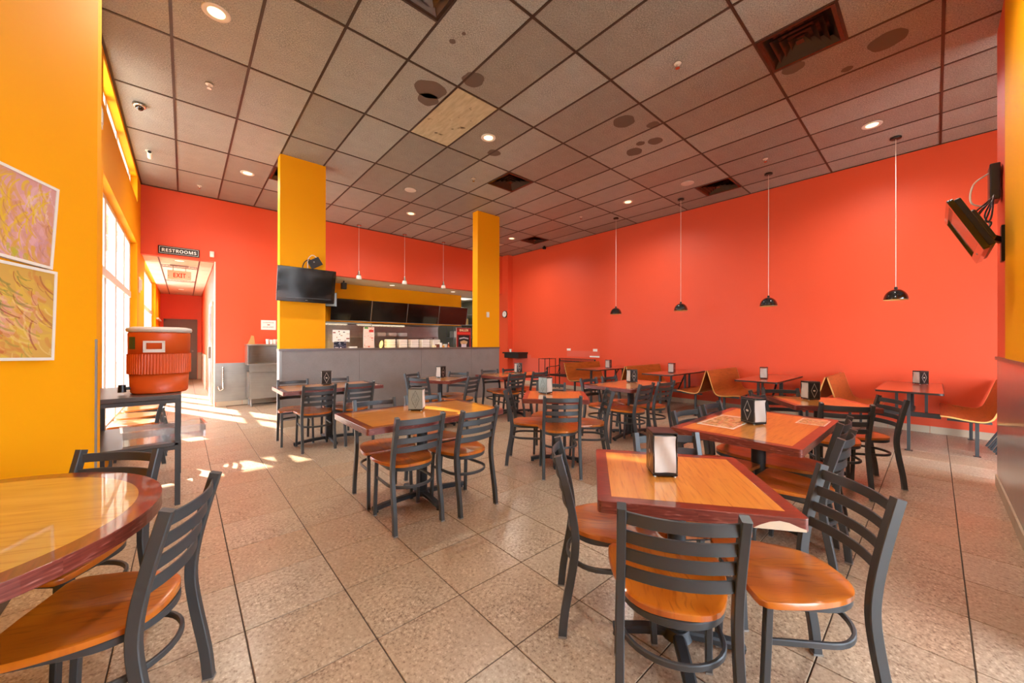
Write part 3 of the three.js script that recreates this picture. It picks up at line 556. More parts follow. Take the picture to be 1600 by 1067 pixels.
function napkinHolder(x, z, turn, label, grey, sc = 1) {
  const t = thing('napkin_dispenser', label, 'napkin holder', x, TH, z, R(turn), 'napkin dispensers on the tables'), H = 0.185 * sc, W = 0.1, D = 0.12; // W: napkin opening width (x), D: depth between the two napkin faces (z)
  const side = grey ? matNapGrey : matNap;
  for (const s of [-1, 1]) { const p = mesh('side_panel', new THREE.BoxGeometry(0.004, H - 0.008, D), side, t); p.position.set(s * (W / 2), H / 2 + 0.006, 0); }
  mesh('top_panel', rbox(W + 0.006, 0.006, D, 0.002, 0, H + 0.003, 0), M.black, t);
  mesh('base_panel', rbox(W + 0.004, 0.012, D, 0.002, 0, 0.012, 0), M.black, t);
  for (const s of [-1, 1]) { // folded napkins bulging out of each opening
    const g = new THREE.BoxGeometry(W - 0.01, H - 0.03, 0.04, 6, 8, 1), p = g.attributes.position; for (let i = 0; i < p.count; i++) { const zz = p.getZ(i) * s; if (zz > 0) p.setZ(i, p.getZ(i) + s * (0.004 * Math.sin(p.getX(i) * 70 + p.getY(i) * 30) + 0.006 * (p.getY(i) > H * 0.35 ? 1 : 0) + 0.003)); } g.computeVertexNormals(); g.translate(0, H / 2 + 0.006, s * (D / 2 - 0.024)); mesh('napkins', g, M.napkin, t);
  }
  for (const a of [-1, 1]) for (const b of [-1, 1]) mesh('foot', cyl(0.006, 0.006, 0.008, a * (W / 2 - 0.008), 0.004, b * (D / 2 - 0.012), 10), M.white, t);
}
// turn: direction (plan degrees from +x towards depth) that the napkin faces look, converted
const nap = (x, z, facing, label, grey, sc) => napkinHolder(x, z, facing + 90, label, grey, sc);
nap(1.625, 0.82, 222, 'napkin dispenser on the chipped foreground table, white napkins facing forward', false, 1.02);
nap(3.13, 0.88, 240, 'black napkin dispenser beside the menu card on the long table');
nap(1.52, 2.98, -40, 'grey-green patterned napkin dispenser on the sunlit long table', true);
nap(1.48, 5.56, 165, 'napkin dispenser on the table below the pillar television');
nap(3.2, 5.42, 195, 'napkin dispenser on the square table by the grey half wall');
nap(4.88, 5.36, 165, 'napkin dispenser on the long table by the narrow yellow pillar');
nap(3.14, 2.98, -85, 'pale patterned napkin dispenser on the central square table', true);
nap(5.0, 2.98, 155, 'napkin dispenser on the long table below the far booths');
nap(4.9, 0.86, 138, 'napkin dispenser on the square table below the right booths');
console.log('tables');
// ================================================================= BOOTHS along the red wall
const BX0 = 6.88, BX1 = 8.29;
const shellProfile = [[0.012, 0.84], [0.03, 0.78], [0.065, 0.66], [0.1, 0.545], [0.135, 0.462], [0.185, 0.428], [0.26, 0.423], [0.36, 0.434], [0.46, 0.45], [0.525, 0.452]];
function booth(zc, sides, label) {
  const t = thing('booth_bench', label, 'bench', (BX0 + BX1) / 2, 0, zc, 0, 'plywood booth benches'), L = BX1 - BX0;
  for (const s of sides) { // s=+1: seat on the far (deeper) side
    const path = spline(shellProfile.map(([a, y]) => [0, y, -s * a]), 30);
    mesh('seat_shell', sweep(path, L, 0.014, AX, 0.002), M.ply, t);
    for (const e of [-1, 1]) { const q = path.map((p) => new THREE.Vector3(e * (L / 2 + 0.0015), p.y, p.z)); mesh('plywood_edge', sweep(q, 0.004, 0.017, AX, 0.001), M.plyEdge, t); }
    for (const e of [-1, 1]) { mesh('leg', box(0.04, 0.41, 0.03, e * (L / 2 - 0.13), 0.205, -s * 0.24), M.chairMetal, t); mesh('seat_bracket', box(0.04, 0.025, 0.34, e * (L / 2 - 0.13), 0.404, -s * 0.3), M.chairMetal, t); mesh('foot_plate', box(0.06, 0.006, 0.06, e * (L / 2 - 0.13), 0.003, -s * 0.24), M.black, t); }
  }
}
booth(-0.565, [1], 'single plywood booth bench at the right end of the red wall');
booth(1.03, [-1, 1], 'back-to-back plywood booth bench behind the right square table');
booth(2.65, [-1, 1], 'back-to-back plywood booth bench third from the far end');
booth(4.25, [-1, 1], 'back-to-back plywood booth bench second from the far end');
booth(5.93, [-1], 'single plywood booth bench at the far end, before the black metal bench');
function boothTable(z, label) {
  const t = thing('booth_table', label, 'table', 7.43, 0, z, 0, 'booth tables along the red wall'), W = 1.68, D = 0.58;
  const top = new THREE.ExtrudeGeometry(roundedRect(W - 0.01, D - 0.01, 0.05), { depth: 0.02, bevelEnabled: false, curveSegments: 8 }); top.rotateX(-Math.PI / 2); top.translate(0, TH - 0.0195, 0); mesh('tabletop', top, M.boothTop, t);
  const eo = roundedRect(W, D, 0.055), hl = new THREE.Path(roundedRect(W - 0.008, D - 0.008, 0.05).getPoints(8)); eo.holes.push(hl);
  const e = new THREE.ExtrudeGeometry(eo, { depth: 0.022, bevelEnabled: false, curveSegments: 8 }); e.rotateX(-Math.PI / 2); e.translate(0, TH - 0.022, 0); mesh('edge_strip', e, M.boothEdge, t);
  mesh('leg', box(0.045, 0.72, 0.03, -0.64, 0.36, 0), M.chairMetal, t); mesh('foot_plate', box(0.07, 0.006, 0.07, -0.64, 0.003, 0), M.black, t);
  for (const [x, zz] of [[0.1, 0.14], [0.1, -0.14], [0.62, 0]]) mesh('post', box(0.035, 0.36, 0.03, x, 0.54, zz), M.chairMetal, t);
  mesh('tie_beam', box(0.05, 0.06, 0.54, 0.1, 0.36, 0), M.chairMetal, t);
  mesh('wall_beam', merge([box(0.79, 0.05, 0.04, 0.5, 0.36, 0)]), M.chairMetal, t);
  mesh('brace', beam([0.1, 0.38, 0], [0.45, 0.7, 0], 0.03, 0.012, AZ), M.chairMetal, t);
}
boothTable(0.22, 'rust-red booth table at the right end of the red wall');
boothTable(1.84, 'rust-red booth table second from the right end');
boothTable(3.45, 'rust-red booth table second from the far end');
boothTable(5.05, 'rust-red booth table at the far end, in front of the black bench');
nap(7.95, 0.14, 135, 'napkin dispenser with splayed napkins on the rightmost booth table');
nap(7.15, 1.86, 190, 'napkin dispenser on the booth table second from the right');
nap(7.15, 3.4, 190, 'napkin dispenser on the booth table second from the far end');
nap(7.35, 4.98, 190, 'napkin dispenser on the farthest booth table');
// folded high chair frames behind the divider
{
  const t = thing('folded_stand', 'bundle of folded black metal tray stands under the right bench', 'stand', 7.2, 0, -0.5);
  for (let k = 0; k < 5; k++) mesh('tube_leg', beam([0.05 + k * 0.12, 0.012, -0.02 - k * 0.012], [0.05 + k * 0.12, 0.42, 0.12 + (k % 2) * 0.02], 0.022, 0.022, AX), M.chairMetal, t);
  mesh('cross_bar', box(0.56, 0.02, 0.02, 0.29, 0.2, 0.055), M.chairMetal, t);
}
// black metal bench at the far end
{
  const t = thing('metal_bench', 'black wrought metal bench with slatted back at the far end', 'bench', 8.0, 0, 6.6), L = 1.25;
  for (let k = 0; k < 26; k++) { const z = -L / 2 + 0.03 + k * (L - 0.06) / 25; mesh('back_slat', sweep(spline([[0.06, 0.42, z], [0.12, 0.5, z], [0.17, 0.66, z], [0.2, 0.82, z], [0.225, 0.885, z], [0.255, 0.87, z]], 10), 0.018, 0.005, AZ, 0.001), M.black, t); }
  mesh('seat_rail', merge([box(0.02, 0.03, L, -0.3, 0.42, 0), box(0.02, 0.03, L, 0.07, 0.42, 0), box(0.02, 0.02, L, 0.2, 0.8, 0)]), M.black, t);
  for (let k = 0; k < 9; k++) mesh('seat_slat', box(0.03, 0.006, L, -0.28 + k * 0.042, 0.438, 0), M.black, t);
  for (const s of [-1, 1]) {
    mesh('leg', merge([box(0.025, 0.64, 0.02, -0.3, 0.32, s * L / 2), box(0.025, 0.88, 0.02, 0.2, 0.44, s * L / 2)]), M.black, t);
    mesh('armrest', sweep(spline([[-0.36, 0.56, s * L / 2], [-0.34, 0.62, s * L / 2], [-0.2, 0.645, s * L / 2], [0.05, 0.655, s * L / 2], [0.2, 0.68, s * L / 2]], 14), 0.03, 0.014, AZ, 0.002), M.black, t);
  }
  const r = thing('plant_rack', 'thin black upright wire rack beside the metal bench', 'rack', 8.0, 0, 7.5);
  for (const [x, z] of [[-0.25, 0.12], [-0.25, -0.12], [0.2, 0.12], [0.2, -0.12]]) mesh('upright', box(0.014, 0.87, 0.014, x, 0.435, z), M.black, r);
  for (const y of [0.86, 0.4]) mesh('rail', merge([box(0.45, 0.01, 0.01, -0.025, y, 0.12), box(0.45, 0.01, 0.01, -0.025, y, -0.12), box(0.01, 0.01, 0.24, -0.25, y, 0), box(0.01, 0.01, 0.24, 0.2, y, 0)]), M.black, r);
}
// dark service ledge in the far corner
{
  const t = thing('service_ledge', 'dark wood ledge in the far corner beside the kitchen opening', 'ledge', 8.0, 0, 9.06);
  mesh('top', box(0.46, 0.05, 0.74, 0.107, 0.99, 0), M.boothEdge, t); mesh('front', box(0.4, 0.14, 0.68, 0.137, 0.895, 0), M.boothEdge, t);
  single('paper_cup', lathe([[0, 0], [0.03, 0], [0.04, 0.1], [0.037, 0.1], [0.028, 0.004], [0, 0.004]], 18), M.paper, 'white paper cup on the dark corner ledge', 'cup').position.copy(V(7.95, 1.016, 9.1));
}

// ================================================================= THINGS ON THE CEILING
function downlight(i, j, label, power = 27) {
  const t = thing('ceiling_downlight', label, 'light', CX0 + (i + 0.5) * GX, CEIL, CZ0 + (j + 0.5) * 2 * GX, 0, 'recessed downlights');
  mesh('trim_ring', lathe([[0.062, 0.004], [0.075, -0.006], [0.1, -0.006], [0.105, 0.0], [0.105, 0.004]], 32), M.whiteGloss, t);
  mesh('lens', cyl(0.064, 0.064, 0.004, 0, 0.001, 0, 28), M.lampGlow, t);
  const l = new THREE.SpotLight(0xfff4e6, power, 0, R(80), 0.7, 2); l.position.set(0, -0.012, 0); l.castShadow = true; l.shadow.radius = 3; l.target.position.set(0, -2, 0); t.add(l, l.target);
}
downlight(-2, 0, 'round lit downlight at the top left of the ceiling');
downlight(-1, 3, 'round lit downlight before the hall, left of the pillar television');
downlight(4, 3, 'round lit downlight in front of the counter pendants');
downlight(3, 0, 'round lit downlight beside the dirty pale ceiling panel');
downlight(9, 0, 'round lit downlight over the far booths');
downlight(9, -3, 'round lit downlight over the rightmost booth');
downlight(9, 3, 'round lit downlight in the far right corner');
downlight(4, -3, 'round lit downlight above the foreground tables, beyond the picture top');
downlight(-2, -3, 'round lit downlight above the camera, beyond the picture top');
function speaker(i, j, label) { const t = thing('ceiling_speaker', label, 'speaker', CX0 + (i + 0.5) * GX, CEIL, CZ0 + (j + 0.5) * 2 * GX, 0, 'flush ceiling speakers'); mesh('grille', lathe([[0, -0.008], [0.095, -0.008], [0.105, -0.004], [0.105, 0.004], [0, 0.004]], 32), M.whiteGloss, t); mesh('rim', new THREE.TorusGeometry(0.105, 0.005, 8, 32).rotateX(Math.PI / 2), M.white, t); }
speaker(3, 2, 'flat white round ceiling speaker in front of the counter');
speaker(9, -1, 'flat white round ceiling speaker near the red wall vent');
function sprinkler(i, j, label) { const t = thing('sprinkler_head', label, 'sprinkler', CX0 + (i + 0.5) * GX, CEIL, CZ0 + (j + 0.5) * 2 * GX, 0, 'sprinkler heads'); mesh('escutcheon', lathe([[0, 0.002], [0.038, 0.002], [0.034, -0.008], [0.014, -0.012], [0, -0.012]], 20), M.white, t); mesh('nozzle', cyl(0.01, 0.008, 0.03, 0, -0.026, 0, 12), M.white, t); mesh('deflector', cyl(0.022, 0.022, 0.004, 0, -0.048, 0, 16), M.chrome, t); mesh('frame_arms', merge([box(0.003, 0.03, 0.006, 0.012, -0.032, 0), box(0.003, 0.03, 0.006, -0.012, -0.032, 0)]), M.chrome, t); }
sprinkler(-2, 1, 'white sprinkler head below the left downlight');
sprinkler(-2, 4, 'white sprinkler head above the hall opening');
sprinkler(4, -2, 'white sprinkler head near the large dark vent');
sprinkler(9, -2, 'white sprinkler head between two booth pendants');
sprinkler(4, 1, 'white sprinkler head beside the middle ceiling vent');
sprinkler(9, 1, 'white sprinkler head above the far booth table');
function vent(i, j, far, label) {
  const z = CZ0 + j * 2 * GX + (far ? 1.5 : 0.5) * GX, t = thing('ceiling_vent', label, 'vent', CX0 + (i + 0.5) * GX, CEIL, z, 0, 'square ceiling diffusers'), w = 0.59;
  const sq = (h, y, dh, dy) => { // sloped square ring from half-size h at y to h-dh at y+dy
    const p = [], id = []; for (const [q, yy] of [[h, y], [h - dh, y + dy]]) p.push(-q, yy, -q, q, yy, -q, q, yy, q, -q, yy, q); for (let k = 0; k < 4; k++) { const a = k, b = (k + 1) % 4; id.push(a, b, a + 4, b, b + 4, a + 4); } let g = new THREE.BufferGeometry(); g.setAttribute('position', new THREE.Float32BufferAttribute(p, 3)); g.setIndex(id); g = g.toNonIndexed(); g.computeVertexNormals(); return planarUV(g); };
  mesh('duct_box', merge([box(w, 0.006, w, 0, 0.108, 0), box(w, 0.1, 0.006, 0, 0.055, w / 2 - 0.003), box(w, 0.1, 0.006, 0, 0.055, -w / 2 + 0.003), box(0.006, 0.1, w, w / 2 - 0.003, 0.055, 0), box(0.006, 0.1, w, -w / 2 + 0.003, 0.055, 0)]), M.vent, t);
  mesh('frame', merge([box(w, 0.01, 0.03, 0, 0.002, w / 2 - 0.015), box(w, 0.01, 0.03, 0, 0.002, -w / 2 + 0.015), box(0.03, 0.01, w - 0.06, w / 2 - 0.015, 0.002, 0), box(0.03, 0.01, w - 0.06, -w / 2 + 0.015, 0.002, 0)]), M.vent, t);
  for (let k = 0; k < 4; k++) mesh('louver', sq(0.265 - k * 0.062, 0.0, 0.05, 0.055), M.vent, t);
  mesh('center_plate', box(0.06, 0.004, 0.06, 0, 0.0, 0), M.vent, t);
}
vent(5, -3, 1, 'large dark glossy ceiling vent at the upper right');
vent(0, -1, 0, 'dark ceiling vent cut by the top edge of the picture');
vent(5, 1, 0, 'dark square ceiling vent in the middle of the room');
vent(10, -1, 0, 'dark square ceiling vent close to the red wall');
vent(10, 3, 0, 'dark square ceiling vent in the far right corner');
vent(0, 3, 0, 'dark square ceiling vent half hidden behind the wide pillar');
{
  const t = thing('dome_camera', 'small bronze dome camera on the ceiling by the clerestory', 'camera', -0.42, CEIL, 6.47);
  mesh('mount', lathe([[0, 0], [0.065, 0], [0.062, -0.025], [0.05, -0.035], [0, -0.035]], 28), M.chrome, t); mesh('dome', new THREE.SphereGeometry(0.042, 20, 12, 0, Math.PI * 2, Math.PI / 2, Math.PI / 2).translate(0, -0.034, 0), M.blackGloss, t);
  const b = thing('bullet_camera', 'white bullet camera on the ceiling beyond the dome camera', 'camera', -0.42, CEIL, 7.94);
  mesh('mount', cyl(0.035, 0.035, 0.012, 0, -0.006, 0, 20), M.white, b); mesh('arm', cyl(0.01, 0.01, 0.05, 0, -0.035, 0, 10), M.white, b); mesh('body', cyl(0.03, 0.03, 0.13, 0, 0, 0, 20).rotateX(R(72)).translate(0.02, -0.075, 0.04), M.white, b); mesh('lens', cyl(0.022, 0.022, 0.01, 0, 0.066, 0, 16).rotateX(R(72)).translate(0.02, -0.075, 0.04), M.blackGloss, b);
  const c = thing('corner_camera', 'small dark camera where ceiling meets the far red wall', 'camera', 8.2, CEIL, 7.84);
  mesh('mount', box(0.05, 0.03, 0.05, 0, -0.015, 0), M.black, c); mesh('body', rbox(0.09, 0.07, 0.08, 0.015, 0, -0.06, 0), M.black, c); mesh('lens', cyl(0.02, 0.02, 0.012, 0, 0, 0, 16).rotateZ(Math.PI / 2).translate(-0.05, -0.065, 0), M.blackGloss, c);
}
// booth pendants
function pendant(x, z, bottom, label) {
  const t = thing('pendant_lamp', label, 'lamp', x, CEIL, z, 0, 'black dome pendants over the booths'), top = bottom - CEIL;
  mesh('canopy', lathe([[0, 0], [0.06, 0], [0.06, -0.02], [0.05, -0.026], [0, -0.026]], 28), M.black, t);
  mesh('cord', cyl(0.004, 0.004, -top - 0.16 - 0.02, 0, (top + 0.16) / 2 - 0.01, 0, 8), M.whiteGloss, t);
  mesh('socket', cyl(0.018, 0.022, 0.03, 0, top + 0.165, 0, 16), M.black, t);
  const pr = []; for (let k = 0; k <= 14; k++) { const a = k / 14 * Math.PI / 2; pr.push([0.13 * Math.sin(a) + (k ? 0 : 0.012), top + 0.15 * Math.cos(a)]); }
  mesh('shade', lathe(pr, 40), M.blackGloss, t);
  mesh('shade_lining', lathe(pr.map(([r, y]) => [r * 0.975, y - 0.002]).concat([[0.1298, top - 0.002]]), 40), M.shadeInside, t);
  const b = mesh('bulb', new THREE.SphereGeometry(0.03, 16, 12).translate(0, top + 0.06, 0), M.white, t);
}
pendant(7.6, 4.95, 2.0, 'black dome pendant over the farthest booth table');
pendant(7.58, 3.42, 1.985, 'black dome pendant second from the far end');
pendant(7.56, 1.9, 1.968, 'black dome pendant third from the far end');
pendant(7.58, 0.37, 1.95, 'black dome pendant at the right, over the nearest booth table');
// little counter pendants
for (const [x, l] of [[3.26, 'left of the three small silver pendants before the kitchen opening'], [4.47, 'middle of the three small silver pendants before the kitchen opening'], [5.67, 'right of the three small silver pendants before the kitchen opening']]) {
  const t = thing('counter_pendant', l, 'lamp', x, CEIL, 9.48, 0, 'small counter pendants'), b = 2.9 - CEIL;
  mesh('canopy', cyl(0.05, 0.055, 0.02, 0, -0.01, 0, 24), M.chrome, t); mesh('cord', cyl(0.004, 0.004, -b - 0.2, 0, (b + 0.2) / 2, 0, 8), M.whiteGloss, t);
  mesh('cap', lathe([[0.008, b + 0.22], [0.02, b + 0.2], [0.035, b + 0.12], [0.055, b + 0.09], [0.05, b + 0.085], [0.0, b + 0.1]], 24), M.chrome, t); mesh('shade', lathe([[0.05, b + 0.09], [0.062, b + 0.05], [0.068, b], [0.062, b], [0.055, b + 0.05], [0.045, b + 0.088]], 24), M.white, t);
}

// ================================================================= THINGS ON THE WALLS AND PILLARS
function television(name, label, x, y, z, turn, tilt, w, h) {
  const t = thing(name, label, 'television', x, y, z, 0); const piv = t; t.rotation.order = 'YXZ'; t.rotation.y = turn; t.rotation.x = tilt;
  mesh('bezel', (() => { const o = roundedRect(w, h, 0.012), q = new THREE.Path(); q.moveTo(-w / 2 + 0.035, -h / 2 + 0.06); q.lineTo(-w / 2 + 0.035, h / 2 - 0.035); q.lineTo(w / 2 - 0.035, h / 2 - 0.035); q.lineTo(w / 2 - 0.035, -h / 2 + 0.06); q.closePath(); o.holes.push(q); const g = new THREE.ExtrudeGeometry(o, { depth: 0.03, bevelEnabled: true, bevelSize: 0.003, bevelThickness: 0.003, bevelSegments: 2 }); return g.translate(0, 0, -0.005); })(), M.blackGloss, t);
  mesh('screen', box(w - 0.07, h - 0.095, 0.004, 0, 0.0125, 0.012), M.screen, t);
  mesh('housing', merge([rbox(w - 0.02, h - 0.02, 0.04, 0.01, 0, 0, -0.025), rbox(w * 0.6, h * 0.6, 0.05, 0.015, 0, -0.02, -0.06)]), M.tvPlastic, t);
  mesh('logo', box(0.03, 0.01, 0.002, 0, -h / 2 + 0.03, 0.029), M.alu, t);
  return t;
}
{
  const tv = television('wall_television', 'black flat television tilted forward on the wide yellow pillar', 1.425, 2.21, 6.43, 0, R(13), 0.8, 0.52);
  mesh('wall_bracket', merge([box(0.1, 0.2, 0.16, 0, -0.02, -0.15)]), M.black, tv);
  const r = thing('set_top_box', 'black set-top box hung askew above the pillar television', 'device', 1.6, 2.62, 6.685, 0); r.rotation.z = R(32);
  mesh('case', rbox(0.19, 0.14, 0.035, 0.008), M.tvPlastic, r); mesh('emblem', cyl(0.01, 0.01, 0.003, 0, 0, 0, 16).rotateX(Math.PI / 2).translate(-0.01, 0.02, 0.018), M.alu, r);
  single('white_cable', tube([V(1.5, 2.45, 6.69), V(1.49, 2.56, 6.68), V(1.5, 2.68, 6.67), V(1.56, 2.74, 6.67), V(1.62, 2.71, 6.675)], 0.006), M.white, 'thin white cable looping over the set-top box', 'cable');
  single('power_cord', tube([V(1.43, 2.47, 6.69), V(1.42, 2.54, 6.68), V(1.46, 2.63, 6.675), V(1.52, 2.66, 6.675), V(1.55, 2.62, 6.685)], 0.008), M.black, 'black power cord left of the set-top box', 'cable');
  const plate = (name, label, x, y, z, w, h, mat) => { const t = thing(name, label, 'wall plate', x, y, z); mesh('plate', rbox(w, h, 0.008, 0.003, 0, 0, 0.004), mat, t); mesh('insert', rbox(w * 0.42, h * 0.5, 0.006, 0.002, 0, 0, 0.009), M.white, t); return t; };
  plate('wall_outlet', 'pale wall outlet behind the top edge of the pillar television', 1.58, 2.46, 6.71, 0.075, 0.11, M.white);
  plate('wall_outlet', 'bluish adapter in the outlet above the pillar television', 1.45, 2.45, 6.71, 0.06, 0.09, M.coolerLid);
  plate('light_switch', 'white light switch on the narrow yellow pillar', 5.17, 1.96, 6.71, 0.08, 0.12, M.whiteGloss);
}
{ // tilted television at the right edge
  const tv = television('column_television', 'flat television tilted down on an arm at the right edge', 4.8, 2.24, -0.17, Math.PI, R(24), 0.75, 0.44);
  const a = thing('tv_wall_mount', 'black television mount with tangled cables on the red column', 'mount', 5.2, 2.25, -0.385, Math.PI);
  mesh('wall_plate', rbox(0.1, 0.3, 0.02, 0.005, 0.05, -0.08, 0.012), M.black, a); mesh('arm', beam([0.05, -0.05, 0.02], [0.3, -0.02, 0.14], 0.05, 0.03, AY), M.black, a);
  mesh('device_case', rbox(0.2, 0.32, 0.06, 0.01, -0.2, 0.5, 0.04), M.tvPlastic, a);
  for (let k = 0; k < 7; k++) mesh('cable', tube([new THREE.Vector3(-0.15 + k * 0.02, 0.36, 0.05), new THREE.Vector3(-0.05 + k * 0.05, 0.2 - k * 0.02, 0.1 + (k % 3) * 0.05), new THREE.Vector3(0.1 + k * 0.03, 0.08 - (k % 2) * 0.12, 0.08 + (k % 4) * 0.03), new THREE.Vector3(0.28, 0.02 - k * 0.015, 0.14)], 0.006, 24, 6), M.black, a);
  const w = mesh('white_cable', tube([new THREE.Vector3(-0.18, 0.6, 0.07), new THREE.Vector3(-0.1, 0.5, 0.16), new THREE.Vector3(-0.1, 0.34, 0.17), new THREE.Vector3(-0.16, 0.3, 0.09)], 0.007, 24, 6), M.white, a); w.userData.label = 'white cable loop';
}
{ // signs
  const rt = canvasTex(1024, 256, (c, w, h) => { c.fillStyle = '#15191a'; c.fillRect(0, 0, w, h); c.strokeStyle = '#e8ebe6'; c.lineWidth = 10; c.strokeRect(26, 26, w - 52, h - 52); c.fillStyle = '#f2f4f0'; c.font = 'bold 150px sans-serif'; c.textAlign = 'center'; c.textBaseline = 'middle'; c.save(); c.translate(w / 2, h / 2 + 6); const m = c.measureText('RESTROOMS').width; c.scale((w - 130) / m, 1); c.fillText('RESTROOMS', 0, 0); c.restore(); });
  const t = thing('restroom_sign', 'black RESTROOMS sign with white letters over the hall opening', 'sign', -0.075, 3.09, ZB);
  mesh('board', rbox(0.6, 0.155, 0.02, 0.004, 0, 0, 0.01), M.black, t); mesh('lettering', new THREE.PlaneGeometry(0.59, 0.147).translate(0, 0, 0.0206), std({ map: rt, roughness: 0.5 }), t);
  const a = thing('alarm_sensor', 'white motion sensor beside the RESTROOMS sign', 'sensor', 0.42, 3.11, ZB); mesh('housing', rbox(0.07, 0.12, 0.05, 0.012, 0, 0, 0.025), M.white, a); mesh('lens', rbox(0.045, 0.05, 0.01, 0.004, 0, -0.02, 0.052), M.paper, a);
  const pt = canvasTex(256, 192, (c, w, h) => { c.fillStyle = '#f0ece2'; c.fillRect(0, 0, w, h); c.fillStyle = '#4a4a46'; let s = 3; const r = () => (s = (s * 16807) % 2147483647) / 2147483647; for (const y of [34, 48, 128, 146]) for (let x = 24; x < w - 30; x += 12) c.fillRect(x, y, 5 + r() * 5, 7); c.fillStyle = '#b8452c'; c.fillRect(104, 84, 48, 18); });
  const p = single('paper_notice', bx(1.26, 1.54, 1.6, 1.81, ZB - 0.004, ZB), [M.paper, M.paper, M.paper, M.paper, M.paper, M.paper][0], 'white paper notice taped to the red back wall', 'notice'); const pm = mesh('print', new THREE.PlaneGeometry(0.27, 0.2).translate(1.4, 1.705, -(ZB - 0.0048)), std({ map: pt, roughness: 0.8 }), p);
  const ex = canvasTex(512, 256, (c, w, h) => { c.fillStyle = '#f3e6d4'; c.fillRect(0, 0, w, h); c.fillStyle = '#d8471e'; c.font = 'bold 190px sans-serif'; c.textAlign = 'center'; c.textBaseline = 'middle'; c.save(); c.translate(w / 2, h / 2 + 8); c.scale(0.72, 1); c.fillText('EXIT', 0, 0); c.restore(); c.fillStyle = '#6a5a48'; c.font = 'bold 80px sans-serif'; c.fillText('‹', 12, h / 2 + 26); c.fillText('›', w - 44, h / 2 + 26); });
  const e = thing('exit_sign', 'clear hanging EXIT sign with red letters in the hall', 'sign', -0.08, 2.755, 10.7);
  mesh('panel', box(0.38, 0.19, 0.012, 0, 0, 0), M.paper, e); mesh('lettering', new THREE.PlaneGeometry(0.37, 0.18).translate(0, 0, 0.0066), std({ map: ex, roughness: 0.5 }), e); mesh('canopy', box(0.3, 0.03, 0.06, 0, 0.2, 0), M.alu, e); mesh('stem', merge([box(0.012, 0.1, 0.012, -0.1, 0.14, 0), box(0.012, 0.1, 0.012, 0.1, 0.14, 0)]), M.alu, e);
  const ck = thing('wall_clock', 'small round white wall clock in the far corner', 'clock', 8.12, 2.28, 9.58, -Math.PI / 2); mesh('case', cyl(0.12, 0.12, 0.03, 0, 0, 0, 32).rotateX(Math.PI / 2).translate(0, 0, 0.015), M.black, ck); mesh('dial', cyl(0.1, 0.1, 0.004, 0, 0, 0, 32).rotateX(Math.PI / 2).translate(0, 0, 0.031), M.paper, ck); mesh('hand', merge([box(0.006, 0.07, 0.002, 0, 0.03, 0.035), box(0.05, 0.006, 0.002, 0.022, 0, 0.035)]), M.black, ck);
}
